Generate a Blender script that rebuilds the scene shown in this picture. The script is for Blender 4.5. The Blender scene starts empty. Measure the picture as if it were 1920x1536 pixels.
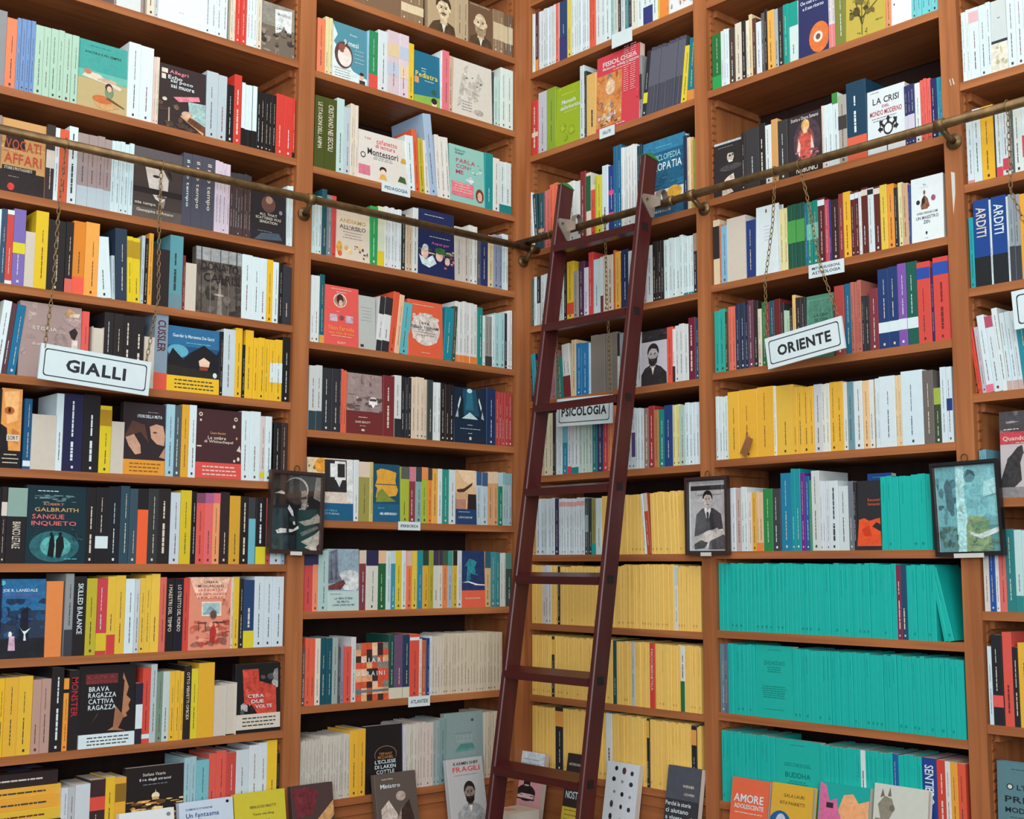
import bpy, math, random, re
import numpy as np
from mathutils import Matrix, Vector
random.seed(7)
SC = bpy.context.scene
COL = SC.collection

# ---------------------------------------------------------------- camera
F = 2360.7466                      # focal length in pixels of the 1920 wide frame
CAM = Vector((-2.971743, -3.278214, 1.210016))
AX_R = Vector((0.74867354, -0.66293458, 0.00238272))
AX_U = Vector((-0.08291025, -0.09006607, 0.99247871))
AX_F = Vector((0.65773386, 0.7432401, 0.12239415))
cam = bpy.data.cameras.new('camera')
cam.sensor_fit = 'HORIZONTAL'; cam.sensor_width = 36.0; cam.lens = F/1920*36.0
cam.clip_start = 0.05; cam.clip_end = 60
camo = bpy.data.objects.new('camera', cam); COL.objects.link(camo)
camo.matrix_world = Matrix(((AX_R[0], AX_U[0], -AX_F[0], CAM[0]), (AX_R[1], AX_U[1], -AX_F[1], CAM[1]), (AX_R[2], AX_U[2], -AX_F[2], CAM[2]), (0, 0, 0, 1)))
SC.camera = camo

# ---------------------------------------------------------------- light
SC.view_settings.view_transform = 'Standard'; SC.view_settings.look = 'None'
SC.view_settings.gamma = 1.0; SC.view_settings.use_curve_mapping = False
SC.view_settings.exposure = 0.08
wd = bpy.data.worlds.new('daylight'); SC.world = wd; wd.use_nodes = True
bg = wd.node_tree.nodes['Background']; bg.inputs[0].default_value = (0.86, 0.93, 1.0, 1); bg.inputs[1].default_value = 0.3
def area(name, loc, aim, sx, sy, power, colr):
    l = bpy.data.lights.new(name, 'AREA'); l.shape = 'RECTANGLE'; l.size = sx; l.size_y = sy; l.energy = power; l.color = colr
    o = bpy.data.objects.new(name, l); COL.objects.link(o); o.location = loc
    o.rotation_euler = (Vector(aim)-Vector(loc)).to_track_quat('-Z', 'Y').to_euler(); return o
area('ceiling_lamp', (-1.9, -2.0, 4.3), (-0.3, -0.3, 1.9), 2.6, 2.6, 84, (1.0, 0.94, 0.82))
area('shop_window', (-4.6, -4.9, 2.3), (-0.3, -0.3, 1.3), 3.4, 2.6, 208, (0.93, 0.97, 1.0))

# ---------------------------------------------------------------- colours
PAL = {'wh':(212,230,236),'iv':(214,206,190),'pg':(203,196,184),'gy':(136,138,144),'lg':(180,196,206),'ch':(50,53,60),'bk':(27,25,27),
'br':(84,56,48),'rd':(206,62,54),'cr':(226,96,84),'mr':(118,42,44),'dr':(80,32,34),'or':(228,128,54),'po':(236,168,92),'ye':(230,186,44),
'le':(214,204,48),'sa':(234,196,104),'ol':(116,120,54),'li':(160,180,50),'gr':(40,130,72),'dg':(36,68,44),'te':(22,126,130),'tq':(20,178,168),
'cy':(92,186,202),'bl':(26,112,164),'nb':(34,64,132),'nv':(26,32,66),'sk':(152,194,222),'pb':(92,130,190),'pu':(118,88,168),'pk':(228,132,150),
'mg':(168,202,184),'tp':(150,134,130),'ta':(200,156,104),'li2':(190,182,204)}
CNAME = {'wh':'white','iv':'ivory','pg':'cream','gy':'grey','lg':'pale grey','ch':'charcoal','bk':'black','br':'dark brown','rd':'red','cr':'coral',
'mr':'maroon','dr':'oxblood','or':'orange','po':'apricot','ye':'yellow','le':'lemon','sa':'straw yellow','ol':'olive','li':'lime','gr':'green','dg':'dark green',
'te':'teal','tq':'turquoise','cy':'aqua','bl':'blue','nb':'royal blue','nv':'navy','sk':'sky blue','pb':'cornflower blue','pu':'purple','pk':'pink','mg':'mint',
'tp':'taupe','ta':'tan','li2':'lilac'}
def s2l(c):
    c = c/255.0
    return c/12.92 if c <= 0.04045 else ((c+0.055)/1.055)**2.4
def rgb(c):
    if c in PAL: t = PAL[c]
    else: t = tuple(int(c[i:i+2], 16) for i in (0, 2, 4))
    return tuple(s2l(v) for v in t)
def cname(c):
    if c in CNAME: return CNAME[c]
    t = tuple(int(c[i:i+2], 16) for i in (0, 2, 4))
    k = min(PAL, key=lambda n: sum((a-b)**2 for a, b in zip(PAL[n], t)))
    return CNAME[k]
def lum(c):
    a = rgb(c); return 0.3*a[0]+0.6*a[1]+0.1*a[2]

# ---------------------------------------------------------------- materials
def newmat(name):
    m = bpy.data.materials.new(name); m.use_nodes = True
    return m, m.node_tree.nodes, m.node_tree.links, m.node_tree.nodes['Principled BSDF']
def m_print(name, rough, spec):
    m, n, l, b = newmat(name)
    a = n.new('ShaderNodeAttribute'); a.attribute_name = 'Col'
    t = n.new('ShaderNodeTexCoord'); z = n.new('ShaderNodeTexNoise'); z.inputs['Scale'].default_value = 60; z.inputs['Detail'].default_value = 2
    l.new(t.outputs['Object'], z.inputs['Vector'])
    mr = n.new('ShaderNodeMapRange'); mr.inputs['To Min'].default_value = 0.93; mr.inputs['To Max'].default_value = 1.05
    l.new(z.outputs['Fac'], mr.inputs['Value'])
    mx = n.new('ShaderNodeMix'); mx.data_type = 'RGBA'; mx.blend_type = 'MULTIPLY'; mx.inputs['Factor'].default_value = 1
    l.new(a.outputs['Color'], mx.inputs['A']); l.new(mr.outputs['Result'], mx.inputs['B'])
    p = n.new('ShaderNodeTexNoise'); p.inputs['Scale'].default_value = 55; p.inputs['Detail'].default_value = 7; p.inputs['Roughness'].default_value = 0.62; p.inputs['Distortion'].default_value = 1.2   # halftone mottling of printed photographs (alpha of Col)
    l.new(t.outputs['Object'], p.inputs['Vector'])
    pr = n.new('ShaderNodeMapRange'); pr.inputs['From Min'].default_value = 0.3; pr.inputs['From Max'].default_value = 0.7; pr.inputs['To Min'].default_value = 0.55; pr.inputs['To Max'].default_value = 1.4; pr.clamp = True
    l.new(p.outputs['Fac'], pr.inputs['Value'])
    m2 = n.new('ShaderNodeMix'); m2.data_type = 'RGBA'; m2.blend_type = 'MULTIPLY'; l.new(a.outputs['Alpha'], m2.inputs['Factor'])
    l.new(mx.outputs['Result'], m2.inputs['A']); l.new(pr.outputs['Result'], m2.inputs['B']); l.new(m2.outputs['Result'], b.inputs['Base Color'])
    b.inputs['Roughness'].default_value = rough; b.inputs['Specular IOR Level'].default_value = spec
    return m
M_COVER = m_print('printed_cover', 0.42, 0.35)
M_PAGES = m_print('page_paper', 0.9, 0.1)
def m_wood(name, ax, dark, light, rough=0.45):
    m, n, l, b = newmat(name)
    t = n.new('ShaderNodeTexCoord'); mp = n.new('ShaderNodeMapping')
    sc = [34.0, 34.0, 34.0]; sc[ax] = 1.6; mp.inputs['Scale'].default_value = sc
    l.new(t.outputs['Object'], mp.inputs['Vector'])
    z = n.new('ShaderNodeTexNoise'); z.inputs['Scale'].default_value = 1.0; z.inputs['Detail'].default_value = 5; z.inputs['Distortion'].default_value = 0.6
    l.new(mp.outputs['Vector'], z.inputs['Vector'])
    r = n.new('ShaderNodeValToRGB'); r.color_ramp.elements[0].position = 0.3; r.color_ramp.elements[1].position = 0.72
    r.color_ramp.elements[0].color = (*rgb(dark), 1); r.color_ramp.elements[1].color = (*rgb(light), 1)
    l.new(z.outputs['Fac'], r.inputs['Fac'])
    z2 = n.new('ShaderNodeTexNoise'); z2.inputs['Scale'].default_value = 2.3; l.new(t.outputs['Object'], z2.inputs['Vector'])
    mr = n.new('ShaderNodeMapRange'); mr.inputs['To Min'].default_value = 0.82; mr.inputs['To Max'].default_value = 1.16; l.new(z2.outputs['Fac'], mr.inputs['Value'])
    mx = n.new('ShaderNodeMix'); mx.data_type = 'RGBA'; mx.blend_type = 'MULTIPLY'; mx.inputs['Factor'].default_value = 1
    l.new(r.outputs['Color'], mx.inputs['A']); l.new(mr.outputs['Result'], mx.inputs['B']); l.new(mx.outputs['Result'], b.inputs['Base Color'])
    bp = n.new('ShaderNodeBump'); bp.inputs['Strength'].default_value = 0.08; bp.inputs['Distance'].default_value = 0.002
    l.new(z.outputs['Fac'], bp.inputs['Height']); l.new(bp.outputs['Normal'], b.inputs['Normal'])
    b.inputs['Roughness'].default_value = rough; b.inputs['Specular IOR Level'].default_value = 0.35
    return m
WD, WL = '905632', 'b07043'
W_X = m_wood('honey_wood_x', 0, WD, WL); W_Y = m_wood('honey_wood_y', 1, WD, WL); W_Z = m_wood('honey_wood_z', 2, WD, WL)
W_BACK = m_wood('dark_back_board', 2, '2c1c18', '38241d', 0.7)  # same wood as the shelves, compartment shade put into its colour
LAD_Z = m_wood('mahogany_paint_z', 2, '42181a', '4e1f1e', 0.34); LAD_Y = m_wood('mahogany_paint_y', 1, '42181a', '4e1f1e', 0.34)
def m_plain(name, col, rough, metal=0.0, var=0.12, scale=30):
    m, n, l, b = newmat(name)
    t = n.new('ShaderNodeTexCoord'); z = n.new('ShaderNodeTexNoise'); z.inputs['Scale'].default_value = scale; z.inputs['Detail'].default_value = 4
    l.new(t.outputs['Object'], z.inputs['Vector'])
    r = n.new('ShaderNodeValToRGB'); c = rgb(col)
    r.color_ramp.elements[0].position = 0.3; r.color_ramp.elements[1].position = 0.7
    r.color_ramp.elements[0].color = (*[v*(1-var) for v in c], 1); r.color_ramp.elements[1].color = (*[min(1, v*(1+var)) for v in c], 1)
    l.new(z.outputs['Fac'], r.inputs['Fac']); l.new(r.outputs['Color'], b.inputs['Base Color'])
    b.inputs['Roughness'].default_value = rough; b.inputs['Metallic'].default_value = metal
    return m
M_BRASS = m_plain('aged_brass', '705838', 0.45, 0.6, 0.35, 40)
M_CHAIN = m_plain('chain_brass', '8d7550', 0.45, 0.6, 0.2)
M_STEEL = m_plain('dull_steel', 'a49a90', 0.42, 0.6, 0.12)
M_FELT = m_plain('green_felt', '2f7a3c', 0.95)
M_DARK = m_plain('tenon_end_grain', '160a0c', 0.6)
M_WHITE = m_plain('white_board', 'cfe0e6', 0.5, 0, 0.03)
M_INK = m_plain('sign_ink', '20252b', 0.6)
M_FRAME = m_plain('black_frame', '1c1a1b', 0.35)
M_FRAMEB = m_plain('dark_brown_frame', '352420', 0.4)
M_PLATE = m_plain('caption_plate', 'c9ccc6', 0.5, 0, 0.04)
M_PLASTER = m_plain('wall_plaster', 'cfc4b4', 0.9, 0, 0.05, 4)
M_FLOOR = m_plain('floor_tile', '63544a', 0.5, 0, 0.1, 3)

# ---------------------------------------------------------------- mesh builder
class MB:
    def __init__(s): s.v = []; s.f = []; s.c = []; s.y = 0
    def add(s, vs, fs, col=None, M=None):
        o = len(s.v)
        if M is not None: vs = [tuple(M @ Vector(p)) for p in vs]
        s.v.extend(vs)
        for f in fs: s.f.append(tuple(i+o for i in f)); s.c.append(col)
    def box(s, x0, y0, z0, x1, y1, z1, col=None, M=None):
        s.add([(x0,y0,z0),(x1,y0,z0),(x1,y1,z0),(x0,y1,z0),(x0,y0,z1),(x1,y0,z1),(x1,y1,z1),(x0,y1,z1)],
              [(0,3,2,1),(4,5,6,7),(0,1,5,4),(1,2,6,5),(2,3,7,6),(3,0,4,7)], col, M)
    def prism(s, pts, z0, z1, col=None, M=None):          # polygon in XY extruded along Z
        n = len(pts)
        s.add([(x,y,z0) for x,y in pts]+[(x,y,z1) for x,y in pts],
              [tuple(range(n-1,-1,-1)), tuple(range(n,2*n))]+[(i,(i+1)%n,n+(i+1)%n,n+i) for i in range(n)], col, M)
    def tube(s, pts, r, col=None, n=10, closed=False, cap=True):
        pts = [Vector(p) for p in pts]; m = len(pts); vs = []; up = None
        for i, p in enumerate(pts):
            a = pts[(i-1) % m] if (closed or i > 0) else p; b = pts[(i+1) % m] if (closed or i < m-1) else p
            d = (b-a).normalized()
            if up is None: up = Vector((0,0,1)) if abs(d.z) < 0.9 else Vector((1,0,0))
            e = (up-d*up.dot(d)).normalized(); up = e; g = d.cross(e)
            for k in range(n):
                t = 2*math.pi*k/n; vs.append(tuple(p+(e*math.cos(t)+g*math.sin(t))*r))
        fs = []
        for i in range(m if closed else m-1):
            for k in range(n):
                j = (i+1) % m; fs.append((i*n+k, i*n+(k+1)%n, j*n+(k+1)%n, j*n+k))
        if not closed and cap: fs += [tuple(range(n-1,-1,-1)), tuple((m-1)*n+k for k in range(n))]
        s.add(vs, fs, col)
    def build(s, name, mat, parent=None, M=None, smooth=False):
        me = bpy.data.meshes.new(name); me.from_pydata(s.v, [], s.f)
        if any(c is not None for c in s.c):
            at = me.attributes.new('Col', 'FLOAT_COLOR', 'CORNER')
            buf = []
            for f, c in zip(s.f, s.c):
                c = c or (0.5,0.5,0.5); buf.extend((c[0],c[1],c[2],c[3] if len(c) > 3 else 0.0)*len(f))
            at.data.foreach_set('color', buf)
        me.materials.append(mat)
        if smooth: me.shade_smooth()
        o = bpy.data.objects.new(name, me); COL.objects.link(o)
        if parent is not None: o.parent = parent
        if M is not None: o.matrix_world = M
        return o
def tag(o, label=None, cat=None, group=None, kind=None):
    for k, v in (('label', label), ('category', cat), ('group', group), ('kind', kind)):
        if v: o[k] = v
    return o
def empty(name, loc=(0,0,0)):
    o = bpy.data.objects.new(name, None); COL.objects.link(o); o.location = loc; o.empty_display_size = 0.05; return o
def part(mb, name, mat, root, smooth=False):            # mesh given in world space, parented to an Empty
    o = mb.build(name, mat, root, smooth=smooth); o.matrix_parent_inverse = Matrix.Translation(root.location).inverted(); return o

# ---------------------------------------------------------------- letters
GL = {}; GLB = {}
def make_glyphs(chars, off=0.012, dst=None):
    tmp = []; dst = GL if dst is None else dst
    for ch in sorted(set(chars)):
        if ch == ' ': continue
        c = bpy.data.curves.new('glyph', 'FONT'); c.body = ch; c.resolution_u = 2; c.size = 1.0; c.offset = off
        o = bpy.data.objects.new('glyph', c); COL.objects.link(o); tmp.append((ch, o, c))
    bpy.context.view_layer.update(); dg = bpy.context.evaluated_depsgraph_get()
    for ch, o, c in tmp:
        me = o.evaluated_get(dg).to_mesh()
        vs = [(v.co.x, v.co.y) for v in me.vertices]; fs = [tuple(p.vertices) for p in me.polygons]
        dst[ch] = (vs, fs, min(v[0] for v in vs), max(v[0] for v in vs))
        o.evaluated_get(dg).to_mesh_clear()
    for ch, o, c in tmp:
        bpy.data.objects.remove(o); bpy.data.curves.remove(c)
def text_mesh(s, g=None):                                       # (verts, faces, width, ymin, ymax) in em units
    x = 0; vs = []; fs = []; g = g or GL
    for ch in s:
        if ch == ' ' or ch not in g: x += 0.28; continue
        gv, gf, a, b = g[ch]; o = len(vs)
        vs += [(px-a+x, py) for px, py in gv]; fs += [tuple(i+o for i in f) for f in gf]
        x += (b-a)+0.075
    if not vs: return [], [], 1, 0, 1
    ys = [v[1] for v in vs]
    return vs, fs, x-0.075, min(ys), max(ys)

# ---------------------------------------------------------------- wall frames: wall coordinates are U (along, photo left to right), D (into the wall), Z
def W(w, U, D, Z): return Vector((U, D, Z)) if w == 'L' else Vector((D, -U, Z))
def wallM(w, U, D, Z): return Matrix.Translation(W(w, U, D, Z)) @ Matrix.Rotation(0 if w == 'L' else -math.pi/2, 4, 'Z')
def U_at(w, px, D, Z):                                  # where along the wall, at depth D and height Z, photo column px lies
    a = W(w, 0, D, Z)-CAM; b = W(w, 1, D, Z)-CAM-a; k = (px-960)/F
    return (k*a.dot(AX_F)-a.dot(AX_R))/(b.dot(AX_R)-k*b.dot(AX_F))
def H_px(w, U, D, Z, hpx):                              # real height of something hpx tall in the photo standing at (U, D, Z)
    a = W(w, U, D, Z)-CAM; y = 768-F*a.dot(AX_U)/a.dot(AX_F)-hpx; k = (768-y)/F; e = Vector((0, 0, 1))
    return (k*a.dot(AX_F)-a.dot(AX_U))/(e.dot(AX_U)-k*e.dot(AX_F))
def on(w, px, py, D):                                   # wall coordinates (U, Z) of a photo pixel at depth D
    d = AX_F*F+AX_R*(px-960)+AX_U*(768-py)
    s = ((D-CAM.y)/d.y) if w == 'L' else ((D-CAM.x)/d.x)
    p = CAM+d*s
    return (p.x if w == 'L' else -p.y), p.z

# ================================================================ setting
CT = 0.36                                               # top of the front counter
FLOOR = -0.36
def struct(name, mb, mat): return tag(mb.build(name, mat), kind='structure')
m = MB(); m.box(-2.6, 0.285, FLOOR, 0.285, 0.36, 4.6); struct('wall_back', m, M_PLASTER)
m = MB(); m.box(0.285, -2.9, FLOOR, 0.36, 0.36, 4.6); struct('wall_right', m, M_PLASTER)
m = MB(); m.box(-6.5, -6.5, FLOOR-0.1, 0.36, 0.36, FLOOR); struct('floor', m, M_FLOOR)

# ================================================================ bookcases
ZS = {'S':[3.06,2.777,2.461,2.180,1.934,1.697,1.454,1.210,0.969,0.726,0.485], 'T':[3.33,3.039,2.764,2.451,2.173,1.893,1.619,1.344,1.068,0.789,0.505],
      'A':[3.27,2.992,2.679,2.325,2.052,1.781,1.517,1.244,1.010,0.768,0.526], 'B':[2.98,2.685,2.337,2.064,1.792,1.525,1.251,1.018,0.779,0.526],
      'C':[2.75,2.465,2.190,1.916,1.643,1.377,1.098,0.823,0.53]}
BAY = {'S':('L',-2.05,-0.964), 'T':('L',-0.906,-0.056), 'A':('R',0.012,0.788), 'B':('R',0.839,1.632), 'C':('R',1.682,2.40)}
def zshelf(key):                                        # 'S3' -> height of that shelf's top
    return ZS[key[0]][int(key[1:])+1]
TH, DEP = 0.022, 0.262
def wbox(mb, w, u0, u1, d0, d1, z0, z1):
    a = W(w, u0, d0, z0); b = W(w, u1, d1, z1)
    mb.box(min(a.x,b.x), min(a.y,b.y), z0, max(a.x,b.x), max(a.y,b.y), z1)
def bookcase(w, posts, bays, label):
    root = empty('bookcase', W(w, 0, 0.1, FLOOR)); tag(root, label, 'bookcase')
    WH = W_X if w == 'L' else W_Y
    for u0, u1 in posts:
        mb = MB(); wbox(mb, w, u0, u1, 0, 0.27, FLOOR, 3.78); part(mb, 'upright', W_Z, root)
    lo = min(p[0] for p in posts); hi = max(p[1] for p in posts)
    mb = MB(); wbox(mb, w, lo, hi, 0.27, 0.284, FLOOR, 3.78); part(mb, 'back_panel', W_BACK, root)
    for b in bays:
        _, u0, u1 = BAY[b]
        for i, z in enumerate(ZS[b]):
            mb = MB(); wbox(mb, w, u0, u1, 0.003, DEP, z-TH, z); sh = part(mb, 'shelf', WH, root)
            if i < len(ZS[b])-1:
                for a, c in ((u0, u0+0.014), (u1-0.014, u1)):
                    mb = MB(); wbox(mb, w, a, c, 0.035, DEP-0.02, z-TH-0.022, z-TH)
                    o = mb.build('shelf_cleat', WH, sh)
        for side in (0, 1):                             # saw-toothed rack the shelves hook into
            n = int((3.4-ZS[b][-1])/0.024); pts = []
            for k in range(n):
                z0 = ZS[b][-1]+0.01+k*0.024; pts += [(0.0, z0), (0.004, z0+0.006), (0.004, z0+0.017), (0.0, z0+0.024)]
            mb = MB(); ub = u0 if side == 0 else u1; sg = 1 if side == 0 else -1
            for k in range(n):
                q = pts[4*k:4*k+4]; vs = []
                for d in (0.02, 0.036): vs += [tuple(W(w, ub+sg*p[0], d, p[1])) for p in q]
                mb.add(vs, [(0,1,2,3),(7,6,5,4),(0,4,5,1),(1,5,6,2),(2,6,7,3)])
            part(mb, 'notched_rack', W_Z, root)
        mb = MB(); zb = ZS[b][-1]-TH; wbox(mb, w, u0, u1, 0.014, 0.034, CT, zb-0.004); part(mb, 'fascia', WH, root)
        mb = MB(); wbox(mb, w, u0, u1, 0.008, 0.014, zb-0.032, zb-0.028); part(mb, 'fascia_bead', WH, root)
    c0, c1 = (lo, hi) if w == 'L' else (0.305, hi)
    mb = MB(); wbox(mb, w, c0, c1, -0.30, -0.001, CT-0.03, CT); part(mb, 'counter_top', WH, root)
    mb = MB(); wbox(mb, w, c0, c1, -0.27, -0.001, FLOOR+0.08, CT-0.03); part(mb, 'base_cabinet', WH, root)
    mb = MB(); wbox(mb, w, c0, c1, -0.24, -0.001, FLOOR, FLOOR+0.08); part(mb, 'plinth', WH, root)
    nd = 4; wd_ = (c1-c0)/nd
    for k in range(nd):
        mb = MB(); wbox(mb, w, c0+k*wd_+0.012, c0+(k+1)*wd_-0.012, -0.288, -0.27, FLOOR+0.1, CT-0.05); dr = part(mb, 'cabinet_door', W_Z, root)
        uk = c0+(k+(0.85 if k % 2 == 0 else 0.15))*wd_; p = W(w, uk, -0.30, 0.05)
        mb = MB(); mb.tube([p, p+(W(w, 0, -0.02, 0))], 0.012, n=12); mb.build('door_knob', M_BRASS, dr)
    return root
bookcase('L', [(-2.11,-2.05), (-0.964,-0.906), (-0.056,0.0)], 'ST', 'tall honey-coloured wooden bookcase along the wall that holds the GIALLI sign')
bookcase('R', [(0.0,0.012), (0.788,0.839), (1.632,1.682), (2.40,2.45)], 'ABC', 'tall honey-coloured wooden bookcase along the wall behind the ladder and the ORIENTE sign')

# ================================================================ books
# cover drawings, in fractions of the cover: R x0 y0 x1 y1 col | E cx cy rx ry col | P col x,y .. | T cx cy w h col words | L cx cy w n gap col | N x0 y0 x1 y1 n seed cols | M portrait
COVERS = {}
def cover(k, base, label, ops, band=None, hard=False): COVERS[k] = (base, label, ops, band, hard)
cover('box', 'd6e4e8', 'large plain white face-out cover high on the top shelf beside a row of white spines', 'L .5 .16 .12 1 .05 lg')
cover('boxb', 'ccd4d6', 'white cover at the far left end of the topmost shelf', 'R .9 0 1 1 tp')
cover('rocks', '6e6458', 'grey photo cover of rocks and a pale arch, end of topmost shelf', 'R 0 .55 1 1 8a8880;N 0 0 1 .55 26 3 5a5048 746a60 8a8078 403830;P d8e0e2 .42,.42 .4,.9 .92,.95 .9,.5 .75,.5 .68,.62 .58,.48;T .68 .82 .4 .06 gy MASSIVE;N .45 .4 .9 .55 8 5 403830 2c2824')
cover('guitar', 'b5a577', 'teal and sand cover with a seated guitarist and sunbathers', 'R 0 .44 1 1 3d9d97;R 0 .44 1 .56 63b3a6;L .45 .93 .5 1 .05 te;T .5 .83 .74 .035 bk ANCORA E PIU SEMPRE;P iv .08,.46 .2,.56 .5,.5 .9,.4 .86,.36 .5,.42;E .2 .54 .08 .04 b87868;E .37 .5 .12 .035 e0c8b8;E .6 .46 .2 .03 c8a890;P ta .32,.16 .6,.2 .85,.1 .6,.02 .4,.05;E .5 .17 .2 .06 c06a3c;P 6b4a30 .58,.19 .96,.1 .95,.12 .6,.23;E .64 .3 .09 .09 6f8a6c;E .63 .37 .075 .06 3c2c28;E .64 .35 .05 .045 d8b4a0')
cover('allegri', '33282a', 'dark cover with pink title and wooden boats on sand', 'R .05 .86 .18 .93 iv;R .05 .76 .14 .84 iv;T .42 .89 .4 .07 pk Allegri;T .34 .81 .3 .06 wh Echo;T .48 .75 .48 .065 wh sai poco;T .5 .68 .5 .065 wh sai muore;N 0 0 1 .4 22 9 4c3c34 5c4a40 6e5a4a 40302c;P pk .3,.5 .85,.6 .88,.53 .42,.44;P 9fc0c0 .62,.48 1,.5 1,.14 .66,.2;P ta .45,.22 .95,0 1,.08 .6,.3;E .6 .26 .12 .06 caa890;R .2 .1 .23 .32 b09a88;E .12 .44 .05 .03 iv;P 6a4030 .6,.16 1,.02 1,.14 .66,.24')
cover('vocati', 'c99a62', 'orange and black cover reading VOCATI AFFARI behind the left rail', 'R 0 0 1 .3 2a2224;N 0 .55 1 .7 14 4 d8ac70 b98a58;P 2a2224 .12,.8 .5,.8 .55,.6 .08,.6;T .32 .85 .3 .06 iv GENZA;T .5 .66 .8 .14 c2503a VOCATI;T .5 .47 .84 .14 c2503a AFFARI;R .04 .3 .8 .36 2a2224;T .4 .33 .62 .04 iv STORIE E PROTAGONISTI;L .3 .22 .3 1 .03 tp;E .25 .08 .08 .05 rd')
cover('mystface', '453c3a', 'dark cover with half a pale face looking sideways', 'R 0 .84 1 1 5a5458;R 0 0 1 .16 5c5450;P d6cfca .24,.72 .3,.85 .55,.8 .72,.6 .7,.38 .6,.25 .45,.3 .32,.45;P 2a2424 .3,.86 .72,.82 .8,.6 .6,.78;E .46 .62 .07 .02 3a3030;P a89c96 .52,.6 .6,.46 .52,.44;R 0 .36 1 .44 2c2626;E .58 .34 .1 .02 5c4844;P 8d8480 .5,.24 .66,.3 .62,.18;T .25 .21 .42 .05 iv mia tempo;T .45 .11 .75 .055 iv Giuseppina D Amato', hard=True)
cover('allthat', '2c282c', 'black cover with a blurred dancer, lower left of the upper rail end', 'E .5 .72 .2 .16 6a4a44;E .52 .8 .1 .07 b08a78;T .5 .52 .5 .05 iv ALL THAT;T .5 .45 .72 .05 iv SCATTERED WAS;T .5 .38 .5 .05 iv SENSATION;P 4a5a6a .1,.02 .9,.08 .8,.2 .3,.16;L .4 .2 .5 1 .03 gy;E .85 .6 .05 .04 gy')
cover('carrisi', '5a544e', 'dark streaked photo cover with big black letters, above the GIALLI sign shelf', 'R 0 .8 1 1 9aa0a4;N 0 .0 1 .8 40 12 4a4440 3a3432 6a625c 544c48;R .1 0 .12 1 3a3432;R .3 0 .315 1 7c746c;R .52 0 .535 1 3a3432;R .7 0 .715 1 7c746c;R .88 0 .9 1 3a3432;P 8a827a .45,0 .5,.55 .53,.55 .58,0;T .52 .72 .82 .13 2a2626 DONATO;T .56 .55 .8 .13 2a2626 CARRISI;T .5 .3 .2 .03 iv romanzo')
cover('mauve', 'a38e8c', 'mauve cover half hidden by the GIALLI sign board', 'N 0 .3 1 1 16 8 ab9694 9c8886 b09c98;P ta .72,.9 .8,.97 .98,.88 .8,.84;P iv .82,.9 .98,.92 .96,.86 .8,.86;P 2c2626 .8,.66 .9,.72 .95,.66 .9,.55 .84,.58;R .85 .3 .95 .55 d8ccc8;T .4 .66 .4 .05 iv STORIA;T .4 .45 .4 .04 iv di una notte')
cover('moon', '22507c', 'blue night cover with a lit house and yellow belly band, GIALLI sign shelf', 'R 0 .7 1 1 2f6c9a;E .2 .62 .2 .1 5ea8c4;T .5 .86 .8 .05 wh Guardar la Maremma Dei Gatti;L .6 .76 .5 1 .04 cy;P 1c1c22 0,.5 .1,.66 .3,.5 .45,.62 .7,.75 .95,.62 1,.7 1,.22 0,.22;P 2a2624 0,.22 1,.22 1,.34 0,.4;P e8c8b0 .6,.5 .7,.56 .82,.5 .8,.42 .62,.42;R .62 .36 .78 .42 8a4030;E .92 .3 .04 .04 wh', 'ye .24')
cover('oface', '1f1a1c', 'orange-tinted close-up face cover at the shelf end below GIALLI', 'P e09a50 0,.22 0,1 1,1 .98,.22;P f0b878 .1,.95 .85,.98 .8,.6 .3,.55;E .4 .72 .24 .05 b4622c;E .4 .725 .07 .035 3a2018;P c87a3c .55,.5 .9,.45 .85,.3 .5,.34;P 1f1a1c 0,.22 .4,.22 .3,.5 0,.55;R .3 .34 .9 .42 iv;T .6 .38 .5 .05 bk SORT;L .5 .12 .8 3 .05 iv')
cover('moglie', '30262a', 'black cover with a reclining pale face and hand, orange belly band', 'T .62 .82 .6 .045 wh I FIORI DELLA MUTA;L .7 .88 .3 1 .03 gy;P c89c84 .62,.68 .78,.72 .95,.7 1,.56 .98,.42 .8,.44 .66,.52;E .75 .6 .05 .012 5a3830;P c89c84 .04,.52 .2,.6 .4,.42 .42,.3 .28,.28 .12,.4;P 5a3c34 0,.5 .2,.75 .5,.7 .6,.45 .4,.6;P b88c78 .86,.26 1,.4 1,.24', 'e0983a .21')
cover('samba', '45292e', 'maroon cover with small white ornaments and red belly band', 'T .48 .66 .34 .035 ta Cesare Battisti;T .46 .59 .4 .05 iv Le ombre;T .5 .53 .64 .05 iv di Whitechapel;E .1 .92 .04 .03 iv;E .1 .92 .02 .015 45292e;E .88 .88 .04 .03 iv;E .88 .88 .02 .015 45292e;R .08 .82 .12 .85 iv;E .84 .77 .03 .025 iv;R .02 .45 .12 .47 iv;P iv .9,.42 .97,.5 1,.4;E .94 .3 .03 .03 iv;E .9 .6 .02 .02 ta;E .85 .27 .025 .02 iv', 'd8524c .23', True)
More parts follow.
